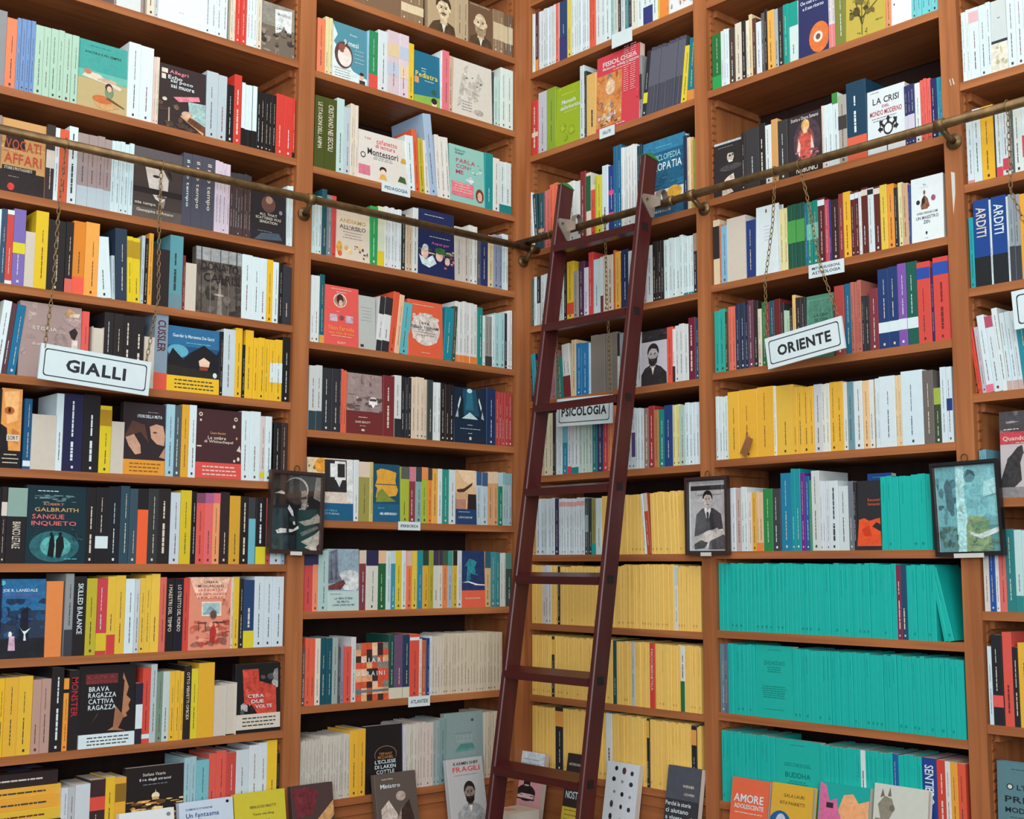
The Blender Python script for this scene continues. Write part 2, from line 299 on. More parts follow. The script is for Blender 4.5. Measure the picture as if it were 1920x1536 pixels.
cover('sangue', '16303a', 'dark teal thriller cover reading SANGUE INQUIETO with two walking silhouettes', 'E .48 .22 .42 .2 2c6870;E .5 .22 .26 .14 58a8a8;E .5 .2 .13 .09 9ad0cc;L .35 .93 .4 1 .03 wh;N .12 .78 .85 .88 22 6 6a8c90 4c7078;T .45 .76 .34 .03 c88468 ROBERT;T .5 .69 .74 .05 caa468 GALBRAITH;T .36 .6 .54 .06 e06a6c SANGUE;T .46 .51 .76 .065 e06a6c INQUIETO;N .05 .3 .2 .5 10 7 2c5058 20424c;N .75 .3 .95 .5 10 9 2c5058 20424c;P 10181c .36,.1 .39,.3 .42,.37 .46,.36 .48,.24 .46,.08;E .42 .38 .025 .022 10181c;P 10181c .5,.08 .5,.3 .56,.37 .62,.34 .64,.22 .58,.08;E .57 .38 .028 .024 10181c;L .75 .06 .25 1 .03 cy')
cover('lansdale', '2c3a50', 'deep blue night-forest cover with two small white figures', 'R 0 .6 1 1 2a6ea0;N 0 .25 1 .75 30 14 1c2c44 24507c 203858 2c6090;R 0 0 1 .25 22242c;T .42 .85 .78 .05 wh JOE R. LANSDALE;T .4 .79 .95 .03 pu UNA COPPIA PERFETTA;E .03 .95 .05 .03 cy;P 1c2030 .4,.2 .46,.6 .6,.65 .64,.2;E .22 .3 .04 .04 e8d8d0;P c8a8c0 .18,.1 .2,.28 .32,.28 .34,.1;P wh .5,.34 .42,.4 .53,.3 .52,.22 .58,.22 .56,.3 .68,.38 .56,.34')
cover('mosca', 'e09078', 'pink cafe-interior cover with tables and a window', 'P f0c0a8 0,1 1,1 .85,.7 .2,.7;T .52 .93 .34 .035 3c3030 CHIARA;T .52 .875 .62 .035 3c3030 MOSCARDELLI;T .52 .82 .6 .035 c8483c LA RAGAZZA;T .52 .765 .78 .035 c8483c CHE CANCELLAVA;T .52 .715 .6 .035 c8483c I RICORDI;R .3 .46 .78 .66 e8dcc8;R .33 .48 .74 .64 a8c4cc;P 88a8b0 .33,.48 .5,.6 .74,.5;N .02 .04 .98 .4 34 21 c8604c b8503c a0685a e8a088 d8806c;R .2 .36 .42 .38 6a4038;R .56 .36 .9 .38 6a4038;R .22 .26 .24 .36 6a4038;R .38 .26 .4 .36 6a4038;R .58 .26 .6 .36 6a4038;E .58 .48 .08 .06 6a5048;P b03830 .5,.28 .6,.36 .66,.24 .6,.08 .5,.1;N .8 .4 .98 .7 10 5 8a5048 c87868')
cover('brava', '221d1f', 'black cover BRAVA RAGAZZA CATTIVA RAGAZZA with white band and lit profile', 'R .1 .78 .68 .9 6a2c30;T .38 .86 .5 .045 8c3a3e KAPKA;T .4 .8 .55 .045 8c3a3e KOSTOVA;T .34 .715 .36 .06 wh BRAVA;T .4 .64 .5 .06 wh RAGAZZA;T .38 .565 .45 .06 wh CATTIVA;T .4 .49 .5 .06 wh RAGAZZA;P b07c5c .78,.9 .88,.72 .84,.62 .92,.56 .88,.5 .9,.44 .84,.4 .86,.36 .78,.34 .7,.5 .74,.7;P 221d1f .7,.9 .8,.8 .76,.4 .68,.4;P 9c6c50 .64,.5 .8,.36 .7,.22 .84,.18 .6,.2;P 6a4838 .16,.24 .32,.4 .34,.44 .2,.28;P a87858 .5,.2 .6,.24 .62,.2', 'wh .17')
cover('cera', '1d1c1f', 'black and red torn-map cover reading C ERA DUE VOLTE', 'N .1 .25 .95 .92 22 31 8c8c8c 2c2c2e b0b4b4 505254;P c84a3c .14,.92 .5,.92 .52,.74 .9,.66 .92,.22 .5,.24 .36,.4 .18,.42;N .2 .35 .8 .7 10 3 b03c30 d05a48;T .44 .53 .36 .05 wh C\'ERA;T .48 .45 .28 .05 wh DUE;T .62 .375 .38 .05 wh VOLTE', 'd2cdc0 .22 .05')
cover('strucci', '241f20', 'black cover with city lights reflected in a river at night', 'T .48 .88 .4 .045 iv Stefano Vicario;T .5 .8 .55 .05 wh Il re degli stracci;L .5 .73 .5 1 .03 gy;N 0 .26 1 .5 40 17 e8b060 c88840 f0d090 6a4a2c;N 0 .06 1 .3 40 18 a87038 7c5428 d8a050 4c3420;E .5 .56 .07 .05 e8d8b0;P e8d8b0 .49,.58 .5,.66 .51,.58;R .44 .5 .56 .54 c8a878', 'd0d4d4 .05')
cover('illus', 'dbe3e6', 'pale front-row cover with a dark ink drawing at the counter edge', 'N .02 .6 .8 .9 16 44 3c4850 6a7880 202830;E .9 .92 .04 .025 gy;T .3 .4 .5 .06 bk IL GIOCO')
cover('fantasma', 'c3d4e6', 'pale blue front-row cover reading Un fantasma in gola', 'T .36 .9 .5 .025 nb DOMENICO STARNONE;T .42 .82 .62 .06 nb Un fantasma;T .26 .75 .3 .06 nb in gola;E .9 .95 .03 .02 bk')
cover('pinotti', 'c9bf3a', 'bright lemon-yellow front-row cover on the counter', 'T .55 .8 .52 .035 3a3a20 FERRUCCIO PINOTTI;T .55 .7 .42 .04 3a3a20 Tutta mia blog;L .6 .62 .2 1 .03 ol')
cover('frontdark', '4a3838', 'front-row cover with a dark painted scarf and leaf', 'P 6b2c34 0,.95 .3,.98 .65,.9 .5,.6 .1,.55;P ta .3,.35 1,.75 1,.55 .5,.2;P 2c4a34 .6,.2 1,.35 1,.05 .7,.02;N 0 0 .6 .4 8 4 8a7050 5a4438')
cover('ministro', '5b514c', 'grey-brown photo cover reading Ministro on the counter', 'T .3 .92 .28 .025 iv Luciano Violante;T .36 .82 .48 .06 wh Ministro;P c8bcb4 .1,.5 .3,.62 .5,.4 .4,.1 .1,0;P 3c2c28 .5,.4 .8,.6 .9,.3 .7,0 .4,0;E .6 .66 .12 .07 b8a8a0;P 9c8c84 .45,.3 .6,.5 .55,.2;N 0 0 1 .3 8 9 8a7c74 4c403c')
cover('fragili', 'b3b7bb', 'grey cover reading FRAGILI with a bearded man\'s photo', 'T .52 .93 .7 .045 bk KARMIN SHIFF;T .52 .85 .76 .07 d0383c FRAGILI;L .5 .77 .7 1 .03 gy;M .56 .36 .72 8c7c74 221c1c 9aa0a4 b')
cover('ink', 'd9a3a9', 'pink cover with a black ink bottle behind the ladder foot', 'R 0 .74 1 1 d6e2ea;L .5 .86 .7 2 .06 7fa8c0;E .46 .4 .34 .12 2a2226;R .14 .3 .78 .4 2a2226;R .34 .48 .58 .62 2a2226;E .46 .63 .2 .04 2a2226;R .16 .32 .76 .39 e8c8cc;N .16 .32 .76 .4 8 3 2a2226 4a3a40;R .38 .5 .54 .52 iv')
cover('nostra', '2c2224', 'black and yellow cover with big white letters behind a ladder rung', 'T .4 .86 .6 .035 iv ANTONIO NICASO;T .5 .46 .8 .1 wh NOSTRA;R 0 0 1 .3 c8b43c;L .5 .2 .8 3 .06 6a5c20')
cover('icons', 'd0dbe4', 'pale blue cover dotted with small dark icons beside the ladder', 'R 0 0 1 .16 c85054;E .3 .92 .05 .03 bk;E .55 .9 .06 .045 br;E .8 .88 .05 .03 ch;E .25 .78 .06 .03 bk;E .52 .76 .04 .02 gy;E .8 .74 .06 .03 ch;E .3 .62 .04 .02 gy;E .55 .6 .05 .03 bk;E .8 .58 .04 .02 gy;E .25 .46 .05 .045 ch;E .55 .44 .04 .03 bk;E .8 .42 .05 .03 ch;E .25 .3 .05 .04 bk;E .55 .28 .04 .03 lg;E .8 .26 .07 .035 bk;R .1 .16 .9 .24 wh;L .5 .2 .6 1 .03 7fa8c0;L .5 .1 .5 2 .04 iv')
cover('perche', '34363e', 'black and slate cover with white title and a hand, counter by the upright', 'R 0 .62 1 1 4c525e;T .66 .78 .34 .03 iv WERNER;T .7 .69 .3 .03 iv COWEN;T .4 .57 .76 .05 wh Perché le storie;T .38 .49 .68 .05 wh ci aiutano;T .3 .41 .5 .05 wh a vivere;P c8bcb0 .4,.1 .6,.4 .85,.44 .7,.1;P 8a4030 .75,.1 .85,.38 1,.42 1,.1')
cover('amore', 'dd6848', 'orange-red front-row cover reading AMORE ADOLESCENTE', 'T .48 .78 .8 .09 wh AMORE;T .5 .69 .8 .05 wh ADOLESCENTE;L .5 .62 .8 1 .03 iv;E .35 .46 .1 .06 iv;E .35 .46 .07 .045 dd6848;P iv .3,.3 .7,.44 .6,.2', hard=True)
cover('gala', 'd3a83a', 'mustard front-row cover with two round cartoon portraits', 'T .55 .88 .5 .035 6a5020 GALA LAURI;T .52 .8 .6 .035 6a5020 RITA PANNETTI;E .25 .52 .3 .19 1f5c94;E .27 .54 .15 .14 b8c4d8;E .27 .5 .1 .1 e0b098;E .8 .42 .28 .18 9a8070;E .78 .44 .2 .14 2a2224;E .78 .4 .13 .11 e0b098', hard=True)
cover('llama', '18a49c', 'shaped picture book with a pink long-eared animal and peach cloud', 'P d06a9a 0,.02 .02,1 .14,.97 .22,.82 .36,.86 .42,.7 .62,.66 .75,.5 .95,.42 .9,.02;P e8a878 .4,.75 .5,.9 .68,.92 .8,.84 1,.88 1,.3 .8,.44 .66,.6 .48,.66;P 18a49c .34,.3 .5,.42 .74,.4 .9,.1 .4,.02;R .16 .76 .3 .81 3a2030;T .46 .58 .4 .03 iv Claudia Ferraroli;E .5 .06 .2 .06 pu')
cover('caduta', 'c6ccc2', 'pale front-row cover with a grey rhino drawing', 'P 8a8678 .08,.82 .2,.9 .34,.88 .4,.8 .3,.7 .14,.7;P 6c6860 .12,.88 .16,.96 .2,.9;P 6c6860 .26,.9 .3,.98 .33,.9;P 8a8678 .04,.7 .2,.7 .22,.56 .06,.54;E .35 .8 .05 .03 6c6860;L .65 .66 .5 2 .05 gy;T .6 .5 .56 .07 2c2a28 CADUTA DEL;T .72 .4 .5 .07 2c2a28 GATTO', hard=True)
cover('sepia', '7c624c', 'brown sepia cover with large pale letters, top shelf', 'T .6 .88 .5 .14 d8c8a8 ARI;L .7 .5 .4 2 .06 a08a70')
cover('port1', 'b29e7e', 'sepia cover with a moustached man, top shelf', 'M .56 .25 1.5 d8c8a8 4a3828 54402e m')
cover('port2', '6e5440', 'sepia cover with a bald bearded man, top shelf', 'T .5 .96 .8 .03 d8c8a8 LA NOSTRA AVVENTURA;M .5 .22 1.45 d6c4a4 a08c70 54402e B')
cover('mesi', '4f8ea0', 'blue and white cover reading 9 mesi with an oval mother photo', 'P wh 0,0 0,1 .16,.78 .05,.64 .6,.2 1,.12 1,0;T .62 .84 .2 .03 wh Prima;T .55 .68 .42 .1 wh 9 mesi;E .33 .44 .26 .24 5a4040;E .36 .42 .2 .18 e8dcd8;E .28 .56 .1 .08 8a5048;E .42 .5 .09 .08 ecd0c4;L .78 .48 .3 4 .07 lg;L .3 .12 .5 4 .045 tp;E .85 .14 .06 .05 e0b8a0;R .78 0 .95 .08 3a3438;E .85 .19 .06 .03 3a2c28')
cover('pedia', '1f6c8c', 'teal cover with a yellow handwritten title and small girl', 'R 0 0 1 .14 8ab44a;P 8ab44a 0,.14 1,.08 1,.2;L .4 .66 .2 2 .05 wh;T .5 .56 .84 .1 e8d048 Pediatra;L .6 .46 .4 1 .04 wh;R .04 .38 .2 .5 d89a5c;E .78 .28 .1 .05 2c5c3c;E .78 .07 .1 .07 ecd0b8;E .78 .11 .11 .06 2a2426')
cover('feather', 'd3d0c8', 'grey-white cover with a pale feather drawing', 'P bcb8b0 .1,.15 .2,.6 .28,.85 .4,.95 .32,.6 .2,.2;P c4c0b8 .3,.5 .7,.8 .8,.7 .6,.4 .4,.3;N .2 .3 .8 .9 12 8 c8c4bc bab6ae dcdad4;E .36 .7 .02 .012 3a3838;E .5 .73 .015 .01 3a3838;E .72 .66 .02 .014 3a3838;E .62 .6 .015 .012 3a3838;L .35 .2 .3 4 .05 gy;E .65 .14 .12 .05 bab6ae')
cover('monte', 'd8d4cf', 'wide white boxed set with handwritten title and small toy drawings', 'T .2 .86 .12 .05 d0484c il mio;T .58 .84 .42 .1 d0484c cofanetto;T .55 .74 .4 .08 d0484c di lettura;T .5 .6 .62 .13 2c2a2c Montessori;L .5 .5 .45 3 .035 gy;R .01 .1 .24 .3 d0788c;R .12 .1 .125 .3 a04858;E .5 .28 .07 .06 2a2426;E .5 .24 .05 .05 ecd0b8;P e0b050 .42,.08 .58,.08 .55,.18 .45,.18;P 3c5c34 .8,.12 .98,.1 .95,.22 .85,.24;P c8a040 .86,.52 .98,.52 .96,.62 .88,.62;E .1 .5 .05 .06 3a3838;E .1 .5 .035 .04 d8d4cf', hard=True)
cover('parla', '8fc4bc', 'mint cover reading PARLA CON ME with a pink label', 'T .3 .92 .3 .04 4a6c6a Deborah;T .28 .87 .25 .045 2a3a3c Auteri;T .46 .74 .56 .07 b83c68 PARLA;T .36 .64 .36 .07 b83c68 CON;T .28 .54 .22 .07 b83c68 ME;N .55 .5 .95 .74 10 3 a8d0cc 7cb0aa b8dcd6;R .04 .12 .68 .36 e07888;L .36 .27 .55 4 .045 iv;P wh .45,.42 .6,.5 .7,.42 .6,.36;E .86 .2 .12 .12 7a3c30;E .86 .18 .07 .08 e8b8a0')
cover('asilo', 'd9cdbb', 'cream cover reading ANDIAMO ALL ASILO under the left rail', 'R 0 .86 1 1 e4dcc8;T .5 .7 .78 .075 b89c58 ANDIAMO;T .5 .59 .78 .075 6a5448 ALL\'ASILO;L .5 .5 .6 5 .05 tp;E .1 .2 .09 .12 e0a850;E .12 .1 .06 .05 d06040;E .4 .16 .08 .05 e8c890;N .55 .06 .95 .28 12 5 6a5448 d06040 e0b060 44506c;E .3 .22 .06 .04 d8b070')
cover('geeks', '202a56', 'navy cover reading Geeks with small cartoon figures', 'L .45 .92 .6 1 .03 lg;T .5 .78 .3 .055 e8dcc0 Geeks;T .8 .74 .22 .05 3c8cb0 geni;L .6 .6 .6 1 .03 lg;T .62 .5 .5 .05 d0609c Asperger;N 0 .3 1 .44 14 3 3c6c3c 54864c e0a8a8;E .18 .34 .1 .09 e8c0b0;E .2 .42 .08 .05 cfd8dc;P wh .02,.3 .2,.24 .4,.32 .5,.2 .3,.12 .1,.16;E .58 .32 .1 .08 e8c0b0;E .6 .4 .14 .05 3c6c3c;N .7 .14 1 .36 10 4 8a3c44 e8b0b8 c87888;E .8 .26 .07 .06 e8c0b0')
cover('farvela', 'dd5a54', 'coral-red cover with an oval photo, reading Non farvela', 'L .5 .95 .6 1 .03 iv;L .5 .9 .35 1 .03 iv;E .46 .76 .2 .12 iv;E .46 .76 .17 .1 b08070;E .46 .78 .1 .09 4a2c2c;E .48 .72 .06 .05 e0b8a8;L .4 .57 .12 1 .02 iv;R .16 .4 .38 .52 c8b0c0;R .62 .4 .84 .52 c8b0c0;E .5 .47 .07 .04 8c4c50;N .17 .41 .37 .51 5 3 8c5c6c d8c4cc;N .63 .41 .83 .51 5 4 8c5c6c d8c4cc;T .5 .29 .74 .075 e89c4c Non farvela;T .5 .21 .74 .045 e89c4c una vita di vita;L .5 .16 .7 1 .03 iv;T .5 .05 .24 .035 iv ELIOT')
cover('greyb', 'b4bab8', 'plain grey leaning back cover beside the coral-red Non farvela cover', 'L .5 .66 .7 5 .06 9ca2a0;R .12 .04 .32 .09 3a3c3e')
cover('tsunami', 'd95f40', 'orange-red cover with a big pale splash, reading L ETA DELLO TSUNAMI', 'L .45 .92 .7 1 .03 iv;E .5 .5 .42 .29 d3cbc4;N .12 .25 .9 .78 26 6 d3cbc4 dbd4ce c8c0b8;T .46 .6 .3 .045 2a2c34 L\'ETA;T .48 .53 .8 .05 2a2c34 DELLO TSUNAMI;L .5 .44 .55 3 .045 tp;L .5 .08 .3 1 .03 iv', hard=True)
cover('bus', '6e2c2e', 'maroon cover with a dusty photo of a white van', 'R 0 .38 1 1 9a8886;N 0 .38 1 .66 26 16 7c6a68 6a5856 8c7c7a 5a4a4a;N .4 .66 .7 1 8 3 85726e 75625e;E .74 .56 .12 .07 e4e2e0;R .62 .5 .86 .57 e4e2e0;R .64 .56 .84 .6 4c4448;P e4e2e0 .68,.5 .74,.44 .8,.5;E .3 .6 .02 .02 iv;L .45 .28 .3 1 .03 iv;T .45 .2 .42 .035 iv DARK BEAUTY;L .45 .14 .18 1 .02 iv;E .45 .07 .05 .02 iv')
cover('tunnel', '17283e', 'dark blue cover with a lit tunnel and small white peak', 'P 1e4c64 .3,.98 .2,.5 .8,.5 .7,.98;P 2a6c84 .42,.98 .36,.6 .62,.6 .58,.98;E .5 .95 .08 .04 bfe0e4;P 14202e .22,.9 .12,.5 .2,.42 .3,.42 .3,.8;P cfe0e4 .12,.66 .2,.84 .22,.78 .14,.6;P cfe0e4 .88,.66 .8,.84 .78,.78 .86,.6;P 9fb8c0 .04,.46 .12,.62 .14,.46;P 9fb8c0 .86,.46 .9,.6 .95,.44;R .2 .44 .8 .47 0e1822;P bfd8dc .24,.44 .5,.56 .76,.44;L .5 .33 .22 1 .03 iv;L .5 .26 .74 1 .03 lg;L .5 .18 .14 1 .03 iv;E .5 .09 .04 .03 iv')
cover('iper1', '1d5a80', 'white and blue-banded cover with a house drawing beside the writer\'s photo', 'R 0 .28 1 1 d8ccc0;R 0 .7 .46 1 e0c8a4;N 0 .72 .2 .98 6 3 4c6c44 d8b890 88a070;E .3 .88 .14 .12 d8963c;R .38 .46 .86 .98 2c2a2e;R .5 .7 .62 .92 dfe4e4;R .6 .66 .84 .96 dfe4e4;R .66 .7 .82 .92 2c2a2e;P dfe4e4 .62,.66 .7,.54 .76,.66;T .5 .16 .3 .03 cy LETTERA;T .5 .11 .4 .03 lg NOTTURNA;R .86 .3 1 1 d8dcdc')
cover('iper2', '1d4d68', 'dark blue cover with a big yellow shape, above the IPERBOREA card', 'P dba23c .14,.88 .3,.92 .6,.9 .88,.86 .84,.72 .86,.66 .94,.56 .86,.46 .6,.44 .3,.4 .1,.42 .16,.58 .08,.62 .16,.74;R .1 .64 .9 .655 1d4d68;P 7c8c3c .16,.5 .34,.58 .6,.44 .86,.36 .1,.34;T .58 .15 .62 .035 wh NEL CREPUSCOLO;L .3 .24 .3 1 .03 cy;R 0 0 1 .31 205c80;T .55 .14 .6 .035 wh NEL CREPUSCOLO')
cover('iper3', '1f3f6c', 'peach landscape cover with blue foot band, IPERBOREA card shelf', 'R 0 .28 1 1 dcb88e;P e8ccaa .1,1 1,1 1,.7 .4,.8;P 4a3428 .06,.6 .3,.56 .8,.72 .84,.78 .4,.66 .06,.64;R 0 .28 .5 .46 b08070;P 2c2224 .55,.28 .6,.56 1,.56 1,.28;P caa27c 0,.46 .55,.46 .58,.6 0,.58;L .4 .23 .55 1 .03 lg;T .46 .13 .66 .035 iv L\'INVASIONE')
cover('ship', 'b7d0cf', 'pale cover with a sailing ship painting', 'R 0 .32 1 1 8fa6b6;E .7 .5 .4 .16 c8d0d4;P 6c7484 0,.44 .04,.95 .3,1 .34,.6 .5,.46;P 545a68 .06,.5 .1,.96 .14,.5;P 545a68 .22,.5 .26,.98 .3,.5;P 6a3c3c 0,.4 .5,.5 .56,.44 .4,.34 0,.34;P dbe2e4 .5,.34 .9,.6 1,.4 .9,.32;L .25 .27 .4 1 .03 tp;T .5 .2 .6 .035 2c3438 LA VERA STORIA;T .48 .145 .4 .035 2c3438 DEL PIRATA;T .5 .09 .72 .035 2c3438 LONG JOHN SILVER')
cover('cypress', 'd9604a', 'coral-footed cover with a turquoise tree on navy, sailing-ship shelf', 'R 0 .3 1 1 1e3466;P 2a8c9c .2,.42 .26,.74 .12,.72 .34,.86 .5,.84 .66,.8 .56,.7 .7,.56 .4,.6;P 1a7484 .24,.44 .3,.66 .4,.5;P dfe6ea 0,.44 .3,.46 .7,.41 1,.4 1,.38 .6,.39 .3,.44;N .6 .45 1 .7 8 3 24447c 1c2c58;T .46 .16 .64 .03 iv UN LUOGO FUORI')
DI = []
_r = random.Random(5)
for _i in range(6):
    for _j in range(9):
        DI.append('R %.3f %.3f %.3f %.3f %s' % (_i/6, _j/9, (_i+1)/6, (_j+1)/9, _r.choice(['d8553c','e0a078','3a2c2c','e8c0a0','d8553c','84807c','c8583c','dcae80'])))
cover('diari', 'd8553c', 'orange and black chequered cover reading DIARI UCRAINI', ';'.join(DI)+';T .53 .7 .66 .08 wh D I A R I;T .45 .47 .86 .08 wh U C R A I N I;R 0 .15 1 .19 6c7478')
cover('laken', '1d1a1c', 'black cover with a thin gold arc, standing behind the Ministro cover', 'E .55 .56 .3 .13 8a6a50;E .55 .555 .285 .124 1d1a1c;R .2 .3 .9 .5 1d1a1c;T .55 .57 .36 .04 b07848 TIFFANY;T .55 .52 .42 .045 b07848 MCDANIEL;T .54 .455 .56 .055 wh L\'ECLISSE;T .54 .38 .56 .055 wh DI LAKEN;T .54 .305 .48 .055 wh COTTLE')
cover('greyteal', '81999c', 'grey-teal cover with a faint box drawing, lowest shelf by ladder', 'E .72 .88 .04 .02 3c4c50;L .48 .7 .5 1 .03 6c8488;T .5 .64 .5 .06 8fa8aa TERRE;R .3 .56 .72 .6 8ca4a6;P 4c8480 .28,.46 .4,.54 .72,.54 .78,.47;P 5c9490 .28,.46 .78,.47 .74,.44 .26,.43')
cover('blueb', '24509c', 'blue book standing behind the black and orange beast cover', 'L .5 .95 .6 1 .02 cy')
cover('comic', 'dfe6ea', 'white cover with a loose coloured sketch, top end of bay by upright', 'N .05 .1 .95 .95 22 8 e8b890 88b4d8 d8dfe4 e09060 7c98b8;L .5 .3 .6 2 .1 gy')
cover('orangeb', 'e08a40', 'orange cover above the FISIOLOGIA shelf', 'N 0 0 1 1 10 3 e89a50 d87c34')
cover('erbo', '93ac20', 'lime-green cover reading Manuale dell erborista', 'L .5 .86 .6 1 .03 c8d880;T .52 .73 .58 .07 wh Manuale;T .58 .63 .8 .07 wh dell\'erborista;L .6 .55 .6 1 .03 c8d880;E .3 .3 .12 .08 7c9818;E .3 .3 .1 .065 93ac20;E .66 .22 .14 .08 7c9818;E .66 .22 .12 .065 93ac20;E .42 .12 .1 .06 7c9818;E .42 .12 .08 .045 93ac20;N .02 .94 .2 1 4 2 wh c8d880')
cover('fisio', 'cb4250', 'tall red cover reading FISIOLOGIA with an orange picture panel', 'T .54 .88 .8 .065 wh FISIOLOGIA;T .56 .815 .84 .04 wh Molecole, cellule e sistemi;L .6 .77 .5 1 .03 iv;R 0 .05 .6 .74 d08c50;N 0 .05 .6 .74 34 22 c87c44 e0a868 b8a090 8c7c70 d8b888 a85c38;E .34 .55 .12 .1 e0c0a0;N .02 .06 .58 .28 14 9 d8d0c8 6c5c58 a89890;L .7 .72 .12 22 .028 eab0b4;L .86 .72 .14 22 .028 eab0b4;L .6 .03 .24 1 .03 wh;E .97 .35 .03 .06 cb4250')
cover('omeo', '1d5c80', 'large blue cover reading ENCICLOPEDIA OMEOPATIA beside the ladder top', 'R 0 .84 1 1 2f7ca4;N 0 .3 1 .84 18 5 1d5c80 24688c 185070;L .5 .9 .4 1 .03 cy;T .52 .76 .8 .08 8cc8d8 ENCICLOPEDIA;T .5 .64 .9 .1 wh OMEOPATIA;N .3 .34 1 .5 10 7 2c7090 3c80a0 24587c;R .3 .2 1 .34 c8d0d0;E .78 .27 .18 .09 d0a03c;E .45 .24 .16 .07 e0e4e0;R 0 0 1 .18 24587c;T .45 .07 .5 .03 wh TECNICHE NUOVE', hard=True)
cover('freud', 'c2c0cc', 'black and white portrait cover of a bearded man in a dark coat', 'R 0 .8 1 1 2a2a2e;N 0 .8 1 1 10 4 3c3c42 202024;M .45 .34 .95 b4b0b4 2a282a 2c2a2e b')
cover('eye', '2a3060', 'navy cover with an orange disc and an eye, upper right wall', 'E .7 .26 .34 .25 d8743c;E .66 .27 .15 .09 e8dcd0;E .66 .27 .08 .05 6a5048;L .5 .44 .0 1 .03 wh;T .5 .9 .86 .06 wh Che cosa e successo;T .5 .8 .7 .06 wh e il suo ritorno')
cover('plant', 'b9a94a', 'mustard cover with a fine ink plant drawing', 'R .4 .04 .42 .7 4a4424;P 4a4424 .4,.2 .2,.7 .22,.7 .42,.24;P 4a4424 .41,.2 .66,.8 .68,.79 .43,.2;P 4a4424 .4,.3 .1,.5 .11,.52 .41,.33;P 4a4424 .42,.3 .8,.5 .8,.52 .42,.33;N .1 .3 .8 .9 30 6 4a4424 6a6234 9a8c40;N .3 .02 .55 .12 6 3 4a4424;L .85 .2 .2 1 .03 4a4424')
cover('redwhite', 'e4e8ea', 'white cover with big red lettering near the top of the right wall', 'R .2 .5 .95 1 d84048;R .3 .62 .85 .7 e4e8ea;E .15 .36 .03 .02 bk')
cover('face', '2c2a2c', 'black cover with a pale face and gloved hand, under the right rail', 'R 0 .96 1 1 lg;L .4 .9 .6 1 .03 gy;E .58 .7 .12 .1 c8beb4;E .56 .72 .04 .02 2c2a2c;E .66 .73 .03 .02 2c2a2c;P 2c2a2c .5,.8 .75,.8 .7,.76 .5,.77;R .52 .6 .66 .63 e8e4e0;E .6 .5 .4 .06 4a484a;P dccfc4 .3,.2 .4,.3 .5,.34 .7,.38 .75,.2 .6,.12 .7,.04 .3,0;N .3 .05 .75 .35 8 4 b8a89c 8a7c74 dccfc4', hard=True)
cover('nobu', '332d33', 'dark cover with a glowing red armoured figure', 'E .55 .55 .4 .36 4c3c48;E .5 .5 .26 .28 8c4c44;E .48 .5 .16 .24 c06c60;E .5 .8 .12 .1 dcb070;E .5 .72 .06 .06 e8c8a0;P c8584c .3,.6 .5,.68 .7,.6 .72,.3 .5,.2 .32,.3;P e8c8c0 .3,.6 .26,.4 .34,.3 .36,.5;P e8c8c0 .68,.62 .76,.4 .66,.3 .66,.5;N .2 .2 .9 .4 14 4 8c5058 5c4450 a86c68;T .48 .93 .8 .06 d8d0cc Storia e Onore Samurai;R 0 0 1 .17 221e22;T .55 .08 .62 .09 e4e0dc NOBUNICI')
cover('crisi', 'd3dfe6', 'pale cover reading LA CRISI DEL MONDO MODERNO with black arrows', 'L .2 .96 .3 1 .03 gy;T .5 .82 .7 .1 26262a LA CRISI;T .5 .72 .2 .04 a83848 DEL;T .5 .63 .86 .08 a83848 MONDO MODERNO;L .45 .53 .7 2 .04 gy;E .56 .36 .13 .1 26262a;E .56 .36 .095 .072 d3dfe6;P 26262a .53,.44 .53,.5 .49,.5 .56,.56 .63,.5 .59,.5 .59,.44;P 26262a .66,.42 .72,.46 .69,.5 .8,.5 .78,.4 .75,.43 .69,.38;P 26262a .46,.42 .4,.46 .43,.5 .32,.5 .34,.4 .37,.43 .43,.38;P 26262a .42,.34 .36,.34 .36,.31 .28,.37 .36,.42 .36,.39 .42,.38;P 26262a .7,.34 .76,.34 .76,.31 .84,.37 .76,.42 .76,.39 .7,.38;R .52 0 .545 .2 3a3a40;R 0 0 1 .02 lg')
cover('wbox', 'd6e6ec', 'wide plain white cover with a few tiny lines, behind the chain', 'L .5 .6 .25 5 .05 lg;R .42 .9 .48 .95 mr', hard=True)
cover('zen', 'dce8ed', 'white cover with a meditating monk, reading UN MAESTRO ZEN', 'T .42 .88 .1 .03 3a3a40 Yu;L .42 .84 .3 1 .02 lg;E .42 .76 .035 .035 8a5c44;P 8a5c44 .3,.56 .34,.66 .42,.72 .52,.66 .58,.54 .5,.5 .32,.5;P 2c2628 .34,.66 .42,.72 .44,.6 .34,.56;E .22 .62 .06 .035 2c2a30;E .7 .65 .07 .045 9c5878;T .5 .44 .66 .035 5a6068 VIVERE E PENSARE COME;T .5 .37 .7 .05 5a6068 UN MAESTRO;T .48 .3 .2 .05 5a6068 ZEN;E .47 .13 .03 .025 3a3a40;L .47 .05 .1 1 .02 gy')
cover('cina', '4f8472', 'jade-green cover behind the ORIENTE sign', 'R .04 .06 .96 .94 5d9680;R .07 .08 .93 .92 4f8472;N .5 .5 .9 .9 6 3 5d9680 467866;T .55 .68 .5 .05 2c4c40 LA CINA;T .55 .6 .5 .05 2c4c40 DEL CUORE')
cover('blackred', '2c2c30', 'black cover with a vivid orange-red beast, between the framed photographs', 'P e0542e .0,.06 .08,.44 .3,.46 .5,.42 .7,.44 .95,.46 1,.06;P 2c2c30 .62,.34 .8,.4 1,.36 1,.26 .8,.3;P c8401e .2,.3 .5,.36 .6,.2 .3,.2;R 0 0 1 .06 2c2c30;T .7 .72 .5 .04 d85c3c Racconti;T .7 .66 .5 .04 d85c3c fantastici')
